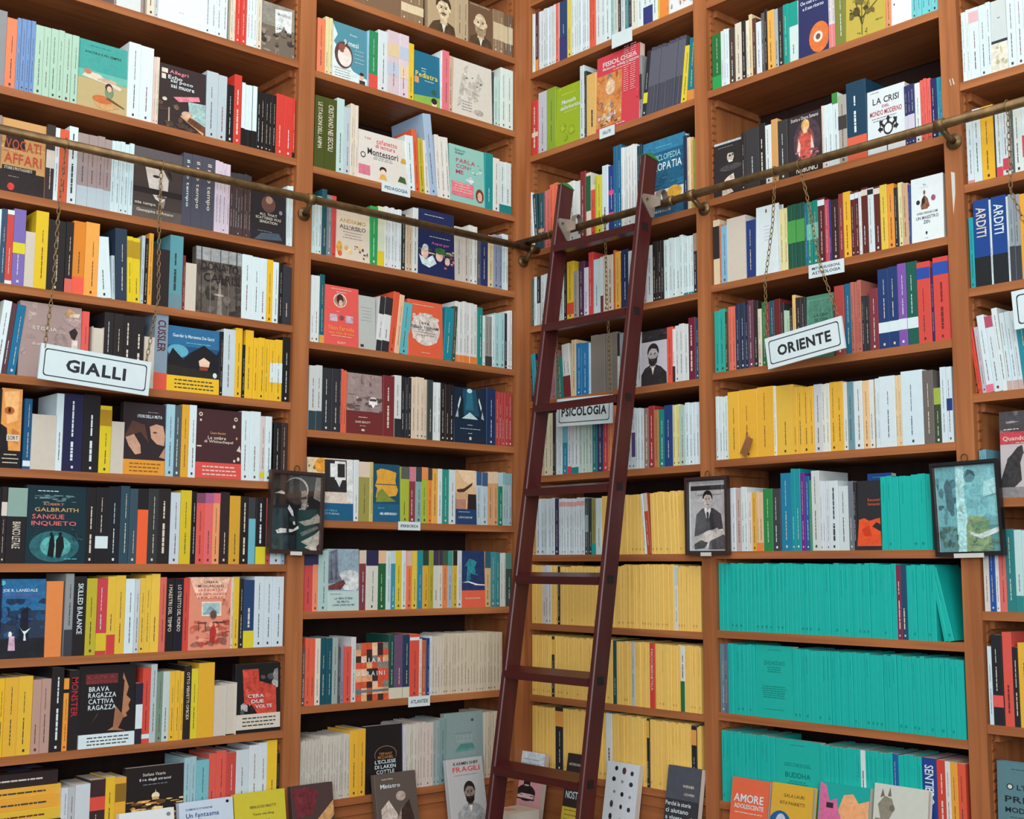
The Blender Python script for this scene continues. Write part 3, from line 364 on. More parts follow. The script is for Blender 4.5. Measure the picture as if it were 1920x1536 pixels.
cover('zhong', '18b0a4', 'plain turquoise face-out cover with a faint title, middle turquoise row', 'L .5 .94 .4 1 .02 0c7c74;T .5 .76 .56 .06 0f8a82 ZHONGDAO;L .5 .67 .45 3 .03 0c8078;L .5 .36 .7 6 .03 0c8078;L .5 .12 .5 1 .02 0c8078')
cover('buddha', '18b0a4', 'turquoise face-out cover reading BUDDHA, lowest turquoise row', 'L .5 .93 .4 1 .02 0c7c74;T .5 .66 .6 .05 0f8a82 DISCORSI DEL;T .5 .52 .56 .07 0c726a BUDDHA;L .5 .42 .45 2 .03 0c8078')
cover('map', 'c0ccce', 'white cover with a pale map drawing, topmost far right shelf', 'R 0 .4 1 .44 2c3440;R 0 0 1 .4 d8d8cc;N .1 .05 .95 .36 14 5 b8b48c c8c4a8 dcdcd0;L .5 .75 .2 1 .04 gy')
cover('horse', 'bdb6b8', 'cover with a horse photo and red title strip at the right edge', 'R 0 .72 1 1 4a484c;N 0 .72 1 1 12 6 6a686c 3a383c 8a888c;R 0 .62 1 .76 c04450;T .45 .68 .8 .06 iv Quando ritornai;L .5 .63 .6 1 .02 iv;P 3c3a3c .05,.2 .12,.45 .2,.5 .3,.58 .38,.6 .4,.52 .34,.4 .36,.2 .2,.1;P 3c3a3c .0,.2 .1,.4 .2,.1 .0,.06;P 4a484a .6,.1 .62,.45 .75,.5 .9,.4 .92,.1;R 0 0 1 .12 8a8688;R .4 .5 .62 .515 4a484a;L .2 .79 .3 1 .03 iv')
cover('prima', '587f88', 'grey-teal cover with black title on the lowest far right shelf', 'L .5 .92 .5 1 .03 3c5c64;E .22 .72 .06 .035 20282c;E .22 .72 .04 .024 cfd8d8;T .55 .72 .42 .06 20282c L\'ETA;T .5 .58 .74 .07 20282c PRIMA;T .5 .46 .74 .06 20282c MODERNA;L .5 .38 .7 1 .03 3c5c64', hard=True)

# shelf contents, left to right: right edge (photo px at the shelf), height (px), colour or F=cover; options: *n row of n, bA:B:col band, lDEG lean, p pages outward, tWORDS spine lettering, n plain
SHELF = {}
def shelf(k, phrase, start, s): SHELF[k] = (phrase, start, s.split())
shelf('S0', 'topmost far left shelf', 214, '219,140,tp 269,140,F=boxb 275,140,gap 290,140,iv 297,140,lg 384,150,F=box 426,130,wh*4 432,118,gap 441,122,iv*2 462,120,rd*2 481,118,wh*3 490,112,iv 553,96,F=rocks')
shelf('S1', 'guitarist cover shelf', -60, '-20,140,wh*2 8,141,gy 28,131,e0805c 62,135,6f8fc0*4 144,130,mg*6 238,127,F=guitar 261,142,wh 285,140,wh 290,125,d8c0b8 296,126,iv 385,118,F=allegri 407,124,lg 424,122,lg 437,108,bk 451,130,rd,q 480,118,bk*4,b.28:1:wh 517,110,bk*5 548,113,rd*2 556,112,rd,b0:.1:bk')
shelf('S2', 'shelf behind the left rail', -90, '-40,142,bk*3 -2,140,tp 83,138,F=vocati 99,140,3a3032,b.42:.66:d8d0c8 108,137,wh 125,136,d65c40 142,145,wh,q 206,136,a09090*4,b0:.28:lg 248,134,c8dfe6*5 341,133,F=mystface 401,137,4c4e5c*3,q,til_mio_tempo 430,133,cfc4d4*4 470,118,4a3a3c*8,b.8:1:3a3c44 537,100,F=allthat 557,113,wh*3')
shelf('S3', 'shelf above the GIALLI sign', -60, '-30,140,nv -3,138,wh 8,140,34506a 21,139,c84840,b.94:1:wh,b0:.05:wh 44,143,7a6ab0,b.42:.56:le 62,104,pg,p 86,145,dfc02c 120,133,2a2628 134,133,2a2426,b0:.2:d86a5c 157,137,d8842c,b0:.24:e8604c 183,138,eaa650 210,114,wh,l-5 216,82,lg,l-3 238,134,2c3c50,l-2 263,122,dcc424*2,b.68:.94:b09020,l-2 269,128,lg 276,124,bk 284,134,e0a03a 316,108,2e2628,n 341,137,5a98a4,q,b0:.2:6a8c98 346,102,mr 367,90,pg,p 453,124,F=carrisi 472,121,wh 486,119,wh 499,118,wh 511,118,ye 522,115,wh 529,112,bk 546,110,32343e')
shelf('S4', 'GIALLI sign shelf', -40, '-14,140,ye*2 2,138,wh,l6 13,135,5a3a40,l6 29,133,1a6e98,l6 34,130,gap 150,140,F=mauve 163,132,e05c58 170,130,gap 192,106,pg,p 210,135,2a2628 228,134,2a2628 246,133,262426,q 268,133,262426,q 287,97,pg,p 312,143,8296a8,b0:.22:d85a48,tCUSSLER 411,122,F=moon 417,120,bk 440,126,c4d2da 453,130,ye 459,100,bk 474,128,ye 505,115,ye*3 528,115,ye*2,b.3:.62:wh 545,122,bk')
shelf('S5', 'first shelf below the GIALLI sign', -40, '-2,150,bk*2 38,150,F=oface 42,100,gap 56,132,1c5480,b.04:.12:wh 102,104,c4c6c8,p 116,145,wh 153,145,242448,q 184,145,221f22,q 206,126,dcc62c,b.7:.94:b08820 230,98,cfcfcc,p 309,135,F=moglie 325,135,9fc8d8 338,134,4c5a62 352,136,dca634 366,136,wh 452,130,F=samba 468,130,wh 487,130,wh 496,122,d0c4c4,b.05:.14:le 508,122,wh 513,120,gap 527,112,bk 545,112,3a2a2c')
shelf('S6', 'SANGUE INQUIETO cover shelf', -30, '-2,144,bk*2 9,144,2a2426,b.62:.8:d8d0c8 46,142,242124,b.62:1:8aa8a0,tBIANCO_LETALE 159,146,F=sangue 177,143,222024,q 201,143,222024,b.2:.36:wh 223,145,1f222a 240,146,2f4a5a 255,141,38505e 275,141,222024,b0:.72:ee6438 294,141,34383a 317,141,2a2426,q 336,134,c4d2de 356,138,d4bc2c 366,136,bk 382,133,dc5c54,b.86:1:7a4a60 397,133,e0686c,b.86:1:a8608c 411,133,e89a68,b.86:1:d86a78 429,135,302426 449,128,d2a032 465,127,241f22,q 478,125,3a3c42,b0:.68:6ab4c4 497,125,241f22,b0:.26:d8cc30,q 507,124,c85a58 527,120,wh 536,118,sk')
shelf('S7', 'blue night-forest cover shelf', -20, '-2,140,nv 83,149,F=lansdale 115,142,e28a4c,n 118,140,gap 134,155,8e9498,b0:.32:3c4048 158,149,262224,tSKILLED_BALANCE 178,144,bcb034 198,143,c44450,b.05:.28:d8c034 214,146,e0bc44,b0:.25:cc4440 232,147,e0bc44 250,140,wh 259,139,c4ccd4 270,140,e4be48 281,145,e4be48 297,147,e8c44c 309,140,d4685c 325,137,221f22,tI_MAESTRI_DEL_TEMPO 341,136,1e1f2c,tLO_STILETTO_DEL_MONDO 353,136,d24a40 432,136,F=mosca 437,134,iv 447,134,e0bc38 455,130,2a2426 475,127,26426e,b0:.25:d8cc34,q 494,133,ccdce6 510,132,ccdce6 532,131,ccdce6')
shelf('S8', 'BRAVA RAGAZZA cover shelf', -30, '-8,148,ye 4,148,ye 30,148,e0b03c 57,148,e2b83c 73,139,b8968a 92,139,b8968a 115,158,262225,q 126,136,ea9a3c,b.8:.85:bk 146,150,262225,tMONSTER 252,153,F=brava 265,114,2a2838,b.25:.65:wh 280,141,d64c40,b.06:.12:wh 292,147,b4c4c8 303,131,74907f 316,131,c0d0d2 343,130,e4b83c*3 356,138,2a2426,tOTTO_PERFETTI_OMICIDI 370,131,d8ca34 400,140,e0ae34,n 421,95,d0d0ca,p 442,98,d0d0ca,p 526,129,F=cera')
shelf('S9', 'shelf under the BRAVA RAGAZZA cover', 112, '125,110,c8d4dc 138,110,b4bcc0 166,112,c8d4dc 195,116,3c2a2c,b.5:.72:d85044 213,118,e2ba34 234,114,e0aa3a,b.6:.9:8a6a28 343,126,F=strucci 366,132,9cc0cc*2 390,124,74b8c4 404,132,d85c50 423,136,d85c50 441,130,c24a44 465,132,c6d4dc 483,138,d0dce2 499,140,d0dce2 518,142,e4c034 526,116,bk')
shelf('T0', 'top shelf of sepia books', 596, '640,70,6a5442*3 698,80,7c624c*4 752,80,F=sepia 794,80,8a7258*3,b.2:.4:d8c8a8 804,80,gap 855,80,F=port1 879,80,b4a284*2 925,80,F=port2 945,80,8a7258*2,b.3:.7:c8b898 962,80,705a46*2,b.3:.7:c8b898')
shelf('T1', '9 mesi cover shelf', 595, '610,102,e0805c 623,108,d8d0a0*2 689,106,F=mesi 692,106,sk 709,108,2c8a5c,b0:.25:d85048 727,114,d0dce2 748,119,cfc0c8,b.6:.8:d8c4a0,b.3:.5:b8c4d8 766,118,d4c8d4,b.6:.8:b8c4d8,b.3:.5:e0ccb0 776,106,e0c030 826,98,F=pedia 829,110,wh 842,112,dc7484 850,106,c8a890 924,106,F=feather 927,100,ch 939,92,b8d4d0*2 963,112,d4e2e0*2')
shelf('T2', 'PEDAGOGIA card shelf', 589, '608,135,46501f,tLE_STAGIONI_DELL_ANIMA 631,135,46501f,tCRISTIANO_NEI_SECOLI 645,140,b8d4d4 656,126,lg 671,136,d8cfc0*3 765,92,F=monte 780,102,wh,l-4 789,116,d8603c,l-5 798,102,b8ac30,l-4 806,100,d8d4c8,l-4 821,150,9fb8d4,l-7 845,116,d8d8d4*3,l-4 910,108,F=parla 925,106,1c8c90 937,100,d8dcd8 960,97,d0e0e4*2,b0:.17:te')
shelf('T3', 'ANDIAMO ALL ASILO cover shelf', 584, '603,109,c8dcdc*3 612,124,22505c 622,115,788088 630,115,cc4844 694,105,F=asilo 708,110,2f9a54 721,112,dcc430,b.25:1:cfd8c0 752,113,d4dde0*5 760,106,2a3430 774,105,cdb8a0*2 784,122,d0d8d8 853,124,F=geeks 880,102,c4c0b8*2 895,110,d4d8d4*2 902,98,5a5c64 916,98,2a3468 926,98,d8c8a0 943,100,8c98b4*2 954,106,ccdce2*2')
shelf('T4', 'TSUNAMI cover shelf', 582, '599,127,d4dee0*2 608,129,1c5c68,b0:.12:d8a048 673,112,F=farvela 705,101,F=greyb 729,103,d4d8da*2,b.68:1:2c2c30,b0:.2:2c2c30,l5 740,116,d4583c,l6 749,112,e0b898,l6 766,98,5cb0bc,l6 831,106,F=tsunami 847,100,1c8494,l4 854,104,3c4a40,l3 895,114,d0d4d4*6,b0:.12:dc8040 905,108,1c8478 910,94,d4dcdc 923,93,8a8c88*2,b0:.2:3a3c3a 928,98,d0dcdc 947,103,9cc8cc*2 952,104,2c2830 964,110,d4dee0*2')
shelf('T5', 'blue tunnel cover shelf', 578, '603,122,c4ccce*2,b0:.3:2c4048 635,120,2e3036*2 638,118,1c2848 650,118,dc6444*2 718,114,F=bus 739,114,742c30,q 752,116,cfd4d4,b0:.3:2a2a2e 771,115,26262c*3 801,115,d4c4b0*4 812,113,3a4442 826,109,d4dee0*2 852,108,241f20*3 912,104,F=tunnel 929,106,1c3058 965,101,a83c3c*5')
shelf('T6', 'IPERBOREA card shelf', 575, '663,117,F=iper1 672,115,d4dade 693,112,96934e,b.74:1:d8c4b4 700,112,c4b870 751,109,F=iper2 767,105,a4b43c,b.78:1:5a5c58 779,105,8a3c44,b.74:1:cc7c8c 790,105,84a8a8,b.74:1:3c4448 802,105,a4b43c,b.78:1:e08c58 810,104,e08438,b.78:1:3c3c40 821,103,e0a850 829,103,d0d8d8 842,102,2c8c84 855,102,ccd8dc 894,102,F=iper3 915,100,b0c4d0*2,b.74:1:3c587c 934,100,c8986c*2,b.78:1:d8c0a8 943,99,1c7c60,b.74:1:a8c8cc 964,99,a4bcc4*3,b.78:1:84b0b8')
shelf('T7', 'sailing-ship cover shelf', 569, '586,111,c84c4c,b.78:1:34365c 596,110,e88c68,b.8:1:34365c 615,114,a8c8c8 673,116,F=ship 686,112,7c3c44,b.78:1:d0c0b0 709,112,cfd0c8,b.74:1:2a2a50 724,111,24603c,b.78:1:dcb890 733,110,c4d8dc 742,110,3c90a4,b.78:1:bcd0d4 754,110,d4c03c 762,110,d0d8dc 772,109,e07850,b.74:1:d0b0a8 783,109,dcc048 793,109,2484a8,b.74:1:1c8c98 804,109,d4a434,b.74:1:2c4034 812,108,a89c34,b.74:1:8c9c44 830,108,c8ccc4*2,b.74:1:3c3448 840,108,d88450,b.74:1:3c5844 849,107,9caebc,b.74:1:3c9090 857,107,c8a830,b.74:1:1c2024 866,107,c4ccd4 910,106,F=cypress 921,104,c8a878,b.7:1:2c5868 930,103,3c8490 939,102,2c8488 949,101,d0d4d4*2 964,100,34504c,b.7:1:588c84')
shelf('T8', 'ATLANTIDE card shelf', 563, '572,112,6a4c44 590,126,dc6048*2 600,125,d8d0c0 622,124,165060*2 633,124,98a8a4 638,105,4a4e58 645,108,8c8498 658,105,d85448 667,122,ccd0d2 729,108,F=diari 740,121,1f4c44,b0:.17:d0ccb8 755,119,6a4a6c,b0:.17:d0ccb8 768,118,1c3c58,b0:.17:d0ccb8 786,118,d65044,b.9:.95:wh 792,108,d8cfc0 800,105,b0604c 806,108,1c3c74 810,112,c4d8e4 830,110,c8c0b4*4 942,111,c6bcaa*20')
shelf('T9', 'shelf under the ATLANTIDE card', 562, '600,118,c0bdb4*8 655,121,c4c1b8*10 671,125,e2b23a 685,125,e2ae38 756,126,F=laken 760,120,c8c8d8 782,120,c8c6bc*4 812,121,c9beb8*5 824,121,90a4a6*2 836,122,78969a 908,128,F=greyteal 934,122,c8bfae*5')
shelf('A0', 'top right-wall shelf above FISIOLOGIA', 991, '998,112,dcc070,q 1003,110,wh 1009,112,5c3440,b0:.2:dc9048 1041,112,cfdde4*7 1047,112,dc7468 1048,112,wh 1063,112,2c4a74,b0:.4:343c74 1072,112,d8cc6c 1104,113,cfdfe6*7 1117,116,dc6450*2 1144,114,d0e0e6*3 1151,114,9cc4c8 1158,114,c8ccc4 1164,114,3c3c44 1171,114,c8d4d8 1177,114,4c8c94 1183,114,3c4048 1195,114,d8dcd0 1205,114,wh 1223,114,d0e0e8*2,b0:.3:343c7c 1233,112,wh 1236,112,d8bc44 1253,110,F=orangeb 1302,105,F=comic')
shelf('A1', 'FISIOLOGIA cover shelf', 992, '1008,103,c83c3c,b.34:.42:e0c0b8,q 1024,115,b8bcc8 1041,116,84a030 1087,112,F=erbo 1095,137,c4d4da 1099,125,2c3c3c 1117,116,d8b068,q 1198,143,F=fisio 1203,118,8a8c90,b.3:.7:3c3c42 1211,120,2a2c32,l7,b.2:.36:d8d040 1275,124,464a5a*10,l7,b.42:.95:5c6070 1287,104,dcc83c,l7 1305,115,1c7880,l5,b0:.16:d88c44')
shelf('A2', 'OMEOPATIA cover shelf', 997, '1003,112,wh,l-5 1010,108,1c4450,q,l-4 1020,106,24505c,b.3:.36:d89468 1030,108,cc6868*2 1044,118,dc6c50*2 1076,112,d8dcdc*4 1088,110,d4dee2 1098,125,7c2c30 1107,120,d4d0c4,b.4:.95:1c5c40 1116,95,d4503c,b.9:1:d8c8b0 1118,110,a4b83c 1129,110,d0c83c 1140,125,c8dce8,q 1150,122,243c84,b.55:.62:dc4c88,b.2:.28:dc4c88 1165,155,1c6490*2 1194,150,d4dde0*6 1203,146,1c3c4c*2 1282,148,F=omeo 1289,140,24304c 1295,135,d8ccb0 1300,134,e0a868 1307,128,8a9c4c')
shelf('A3', 'shelf below the OMEOPATIA cover', 992, '1001,90,1c6c74 1006,92,wh 1013,92,2c3038,b0:.45:c8d4d8 1030,94,ccdde2*2 1048,94,c8bcb0*3 1056,96,wh 1062,96,bk 1075,108,e0c030,b.08:.28:d84c30 1084,88,9a9490 1095,104,4c2c4c 1103,90,ccd0e0 1112,117,c84444 1125,102,c0d8de 1131,104,742c34,b.3:1:d0dade 1149,106,d0c8b8*2,q 1153,112,c86c3c 1163,108,e2b04c 1165,104,4c2c34 1178,109,22305c 1198,106,d0dce0*3 1212,106,b8a8b0*2 1223,107,d0dade 1245,113,241f20*4 1281,113,c8dce0*5 1301,110,ccdee2*4,b0:.04:1c8494 1312,112,2c2c38,b.7:1:a08878')
shelf('A4', 'bearded-man cover shelf', 995, '1000,90,nv,l-5 1008,90,2c9cb0,l-5 1014,90,nv,l-5 1020,90,c0d0dc,l-4 1042,92,a87880*4 1057,78,1c8480,l-4 1071,100,d4d8d8*2,b0:.4:742c2c,l-4 1080,106,d4c298 1104,98,1c74b0*2 1107,96,c0dce4 1157,110,79746c*4,n 1162,106,d4d4d4,b.6:1:2c2a2e 1175,106,8a98a0*2 1201,104,c0c4c8*4 1250,104,F=freud 1261,105,dc5448 1266,100,d4dce0,b0:.3:2c2a2e 1291,107,cfd8da*3 1304,117,6a2438,q 1312,115,24486c')
shelf('A5', 'PSICOLOGIA sign shelf', 990, '1000,110,d85048 1020,112,c0b0a0*3 1036,116,d4d4b8*2 1041,118,2c2a2e 1053,118,cfdde2*3 1063,118,2c84a0,b.5:.8:70b0c0 1071,118,d4dde4,b0:.12:d8405c 1085,118,d0dce0*2,b0:.1:1c8484 1110,119,bcd4ca*4 1119,118,1c7c84 1131,118,3c3c64 1140,120,c8484c 1155,122,e08a5c*3 1184,116,b8c8cc*4 1191,114,c0ccd4,b.2:.6:4c3c6c 1207,113,cddce2*3 1216,113,8c7870,q 1227,116,983438 1235,108,b07848 1246,108,1c8478 1262,115,20407c 1275,116,d0cc90*2 1285,112,a8c4bc 1312,117,ccdee6*4')
shelf('A6', 'shelf behind the ladder beside the suited-man photograph', 990, '1005,104,c8a060*2 1039,106,cbdde8*5 1047,106,2c3050 1096,106,ccdce4*10,b.86:.94:d8a0a0 1103,106,3c4c54,b.4:.7:8ca8b0 1109,106,30383c 1117,106,8c8c50,b0:.2:1c9c90 1128,106,c8dde2 1170,111,sa*5 1209,112,sa*6 1213,114,wh,l-5 1221,115,b05034,l-5,b.7:1:c8c0b8 1285,117,sa*10,l-2')
shelf('A7', 'upper straw-yellow row behind the ladder', 988, '1015,109,sa*4 1033,109,d0d4d4*3 1045,109,sa*2 1050,109,bk 1165,112,sa*17 1264,121,sa*22 1271,122,d4dad8,b.7:.98:c0ccd0 1314,122,sa*8')
shelf('A8', 'middle straw-yellow row behind the ladder', 982, '1033,112,sa*9 1039,113,2c3028,b.7:.95:dcb050 1149,116,sa*20 1156,119,1c4c48 1183,119,sa*5 1190,120,b8bcb4 1218,121,sa*5 1228,122,cc4438,tPSICOCIBERNETICA 1276,123,sa*8 1284,124,d4dcd8,b0:.46:2c6c38,q 1315,125,sa*6')
shelf('A9', 'lowest straw-yellow row behind the ladder', 978, '1040,116,sa*9 1055,120,26262a,b.7:.94:e0a050,b.94:.99:26262a 1136,122,sa*14 1147,126,d0dde2,q 1213,128,sa*11 1218,129,26262a,b.72:.97:dcb050 1297,130,sa*13 1307,131,26262a,b.72:.94:e0a050 1315,131,sa*2')
shelf('B0', 'eye cover shelf', 1335, '1352,103,22703c,b0:.24:2c9c54 1362,106,ccdde4*2 1367,106,wh 1378,104,4a3c34 1391,110,d4d0c0 1399,110,2c2826 1405,108,dcdcd0 1411,117,d4c49c 1418,108,5c3830 1428,98,cfdee6 1434,112,54585c 1440,116,2a2628 1453,111,e2aa50 1460,110,a0aeb4 1470,110,302e30 1480,112,18988c 1497,112,c8dcdc,b.6:1:18988c 1554,115,F=eye 1566,112,d0ccd4*2,b0:.4:d88080 1586,114,7a803c 1661,118,F=plant 1671,112,e08c64 1709,112,F=redwhite 1765,110,6cc4cc*5')
shelf('B1', 'LA CRISI cover shelf', 1337, '1391,103,F=face 1398,108,2a282a 1424,112,38383c 1436,116,262628,q 1447,110,d4dee4 1459,118,cc9c60,n 1477,112,38383a 1542,115,F=nobu 1546,118,dcccc4 1562,118,cfe0e6*2 1573,136,ccdde4,b.85:1:3c8c44 1589,128,a4a49c,b.5:.7:3c3c3c 1626,147,1c4058,b0:.3:d8644c,q 1697,122,F=crisi 1717,113,303468*3,b.2:.5:c8c8dc 1727,112,d4e0e4 1747,115,dc645c*3 1758,112,28285c 1773,112,1c88a0*2')
shelf('B2', 'meditating monk cover shelf', 1337, '1349,122,d8c8a8,b.4:.9:2c2a2c 1353,112,c87c5c 1364,108,7cb4d4 1399,120,c8c6c4,p 1417,108,243c78 1460,130,F=wbox 1463,118,d4dee2 1478,118,dcd6a0*2 1510,121,1c5444*4,b.4:.75:4c9c50,q 1514,118,246c9c 1535,119,1c8478*2,b.4:.65:6cbca8 1548,122,5c2428,b.88:.97:wh 1556,116,c04c60 1560,114,28387c 1574,114,3a2428 1583,122,8c3c40 1597,123,e2b234 1612,121,5c2428*2,b.88:.97:wh 1617,118,d4dada 1629,124,5c2826,b.88:.97:d8d0c8 1640,121,ccdce2,b.9:.98:2c2428 1652,122,5c2826,b.88:.97:d8d0c8 1665,122,dcc04c 1678,121,e2963c 1685,112,2c2c30 1694,120,d8d4a0 1705,116,c8a484 1709,112,34447c 1770,122,F=zen')
shelf('B3', 'ORIENTE sign shelf', 1338, '1360,117,2ca498*2 1366,112,3c4434 1380,120,d86c58*2 1397,124,2a3450*2 1403,120,242c48 1413,127,6c3c50 1422,125,302a2c 1429,108,d8cfbc 1437,120,2c7448 1444,118,8c3440 1453,120,245460 1464,122,6c2428 1471,114,2c2c30 1481,98,a8c4b0*2 1487,102,2a2a2c 1493,125,dcb870 1511,120,322c30*2 1563,120,F=cina 1567,110,2c2a2a 1585,130,a84440 1597,132,1c6484 1617,135,b0685c*3 1632,104,302e32*2 1648,116,7c3440 1668,150,223c70,b.2:.33:wh 1686,152,223c70,b.2:.33:wh 1702,155,7c54a8,b.2:.33:wh 1723,156,1c5c50,b.2:.33:wh 1748,152,d04c44,b.79:.93:2c4ca4 1753,140,3c2454 1783,157,d04c44,q,b.79:.94:2c50ac')
shelf('B4', 'shelf just below the ORIENTE sign', 1338, '1365,119,cfdde0*4 1386,126,e4b440 1420,128,e4b03c 1451,131,e4b03c 1456,131,dde2da 1488,131,e2b848 1506,127,e2b440*2 1527,126,e4b440*2 1542,128,c8ccd0 1557,128,d8dcd4*2 1582,130,e2b23c*2 1591,128,d4dad8 1603,128,68909c 1619,128,cfdde2 1631,128,e0bc8c 1640,129,d4dcdc 1643,128,ac9878 1651,130,cfdfe4*2 1681,133,cfe0e8 1692,134,dcc49c*2 1733,140,cbe0ea 1753,138,6a6460 1766,104,3c4c34,b.7:1:9cb04c 1777,142,ccdde6 1788,142,ccdce6,b.42:.58:243c78')
shelf('B5', 'shelf between the two framed photographs', 1339, '1367,118,3c3a3e*3 1380,120,cfdce2*2 1390,118,c0a8a4 1402,121,ccdade*2 1410,110,d8d0cc 1419,110,dca83c 1432,112,d8b894*2,b0:.14:e08448 1450,117,2c8448 1465,117,3c4044 1485,146,1c7ca0 1503,155,18909c*2 1511,146,6c2c84 1519,140,245c9c 1523,132,3c8c64 1538,150,c8d0d0 1556,132,ccd6dc*3 1573,131,ccdae0,q 1592,121,c8d6da 1602,130,6c7480 1607,128,2c2a2c 1653,131,F=blackred 1749,140,tq*8')
shelf('B6', 'upper turquoise row', 1338, '1683,133,tq*42 1692,140,7c2c4c,q 1703,140,1c4c68,q 1757,142,tq*6 1769,140,gap 1776,143,tq,l-10 1788,142,tq,l-13 1800,140,gap')
shelf('B7', 'middle turquoise row', 1341, '1352,129,4c98a0 1359,129,6a7c90 1365,130,5c6478 1416,132,tq*8 1488,136,F=zhong 1812,142,tq*38')
shelf('B8', 'lowest turquoise row', 1341, '1454,134,tq*13 1540,138,F=buddha 1616,140,tq*9 1626,142,ccdfe2,q 1677,144,tq*6 1688,146,1c5c9c 1732,148,tq*5 1759,150,20408c,tSENTIERO 1776,150,cc4438,q 1786,150,d4d8d8 1800,150,e0a03c 1815,150,d85840')
shelf('C0', 'topmost far right shelf', 1806, '1820,132,wh*2 1838,133,cfe0e8,b.8:.95:d8b0b8 1851,134,ccdfe8 1860,136,cfe0e6 1891,136,F=map 1907,136,cfe0e8 1922,136,cfe0e8 1960,136,wh*3')
shelf('C1', 'far right shelf just under the rail', 1814, '1827,135,cfe0e8,b0:.05:c88c80 1842,137,ccdfe6 1866,138,e2b030 1869,120,2c2a2c 1881,134,cfe0e6,b0:.14:d04858 1895,134,cfdfe4,b.08:.24:c84858 1902,130,5a5c60 1918,134,d4e0dc 1932,134,wh,b.2:.5:d04858 1966,134,wh*2')
shelf('C2', 'ARDITI spines shelf', 1819, '1829,132,1c9ca8 1859,163,1c448c,b0:.34:202428,tARDITI 1863,160,c8d8e0 1892,164,1c448c,b0:.34:202428,tARDITI 1896,160,c8d8e0 1917,162,8e9aa4*2,b0:.4:3c4048 1945,160,e2a23c*2 1980,150,gy*2')
shelf('C3', 'far right shelf of leaning white books', 1834, '1841,128,d04838,l-7 1850,126,b8b4bc,l-6 1864,147,cfe0e8,l-6,b0:.1:dc7088 1879,144,ccdde4,l-6,b.85:1:b05068 1890,158,d4e2e4,l-6 1919,148,cddfe6*3,l-5,b0:.12:c0a8a4 1940,146,2a8c9c,l-5 1990,140,wh*3')
shelf('C4', 'horse cover shelf', 1826, '1832,90,iv 1838,96,d8d0b8 1851,92,6ca0b0*2 1877,110,gap 1990,164,F=horse')
shelf('C5', 'far right shelf below the horse cover', 1843, '1857,130,d0ccc4 1868,130,28509c 1875,130,d4dee4 1889,132,d86c64 1907,156,2c7c80 1935,154,b8d8d8*2,b0:.2:2c8484 1990,150,wh*3')
shelf('C6', 'far right shelf of black and coral spines', 1850, '1864,147,cce0ea 1884,170,24262c,b.2:.33:e05c58 1902,177,d8584c,q 1913,150,2a262a,q 1936,160,e0b03c 1990,150,bk*3')
shelf('C7', 'lowest far right shelf', 1858, '1872,150,gap 1985,168,F=prima')

for _k in ('C0', 'C1', 'C2', 'C3', 'C4', 'C5', 'C6'):     # the far right bay runs on beyond the picture
    _q = random.Random(_k)
    for _x in range(2040, 2420, 40): SHELF[_k][2].append('%d,%d,%s*%d' % (_x, _q.randint(135, 160), _q.choice(['wh', 'iv', 'ye', 'bk', 'rd', 'te', 'lg', 'nb', 'wh']), _q.randint(2, 4)))
BOOKS = []        # dicts: everything needed to build one book
def parse():
    for key, (phrase, start, toks) in SHELF.items():
        w = BAY[key[0]][0]; u0, u1 = BAY[key[0]][1]+0.0045, BAY[key[0]][2]-0.0045
        z = zshelf(key); D = 0.007; px = start; rnd = random.Random(key)
        for t in toks:
            a = t.split(','); x1 = float(a[0]); h = float(a[1]); c = a[2]; opts = a[3:]; xs, px = px, x1
            if c == 'gap': continue
            n = 1
            if '*' in c: c, n = c.split('*'); n = int(n)
            ua = max(u0, U_at(w, xs, D, z)); ub = min(u1, U_at(w, x1, D, z))
            if ub-ua < 0.0025*n: continue
            H = H_px(w, (ua+ub)/2, D, z, h)
            wt = [1+rnd.uniform(-.22, .22) for _ in range(n)]; tw = sum(wt); acc = ua
            for k in range(n):
                b = dict(key=key, phrase=phrase, w=w, z=z, D=D+rnd.uniform(0, .004), ua=acc, ub=acc+(ub-ua)*wt[k]/tw, h=H*(1 if n == 1 else rnd.uniform(.985, 1.01)), col=c, run=n, bands=[], lean=0, pages=False, text=None, plain=False, bold=False, F=None, area=(x1-xs)/n*h, seed=rnd.random(), off=xs > 1915 or x1 < 3)
                acc = b['ub']
                for o in opts:
                    if o == 'p': b['pages'] = True
                    elif o == 'n': b['plain'] = True
                    elif o == 'q': b['bold'] = True
                    elif o[0] == 'b':
                        q = o[1:].split(':'); b['bands'].append((float(q[0]), float(q[1]), q[2]))
                    elif o[0] == 'l': b['lean'] = float(o[1:])
                    elif o[0] == 't': b['text'] = o[1:].replace('_', ' ')
                if c.startswith('F='): b['F'] = c[2:]
                if -60 < xs and x1 < 2500: BOOKS.append(b)
parse()
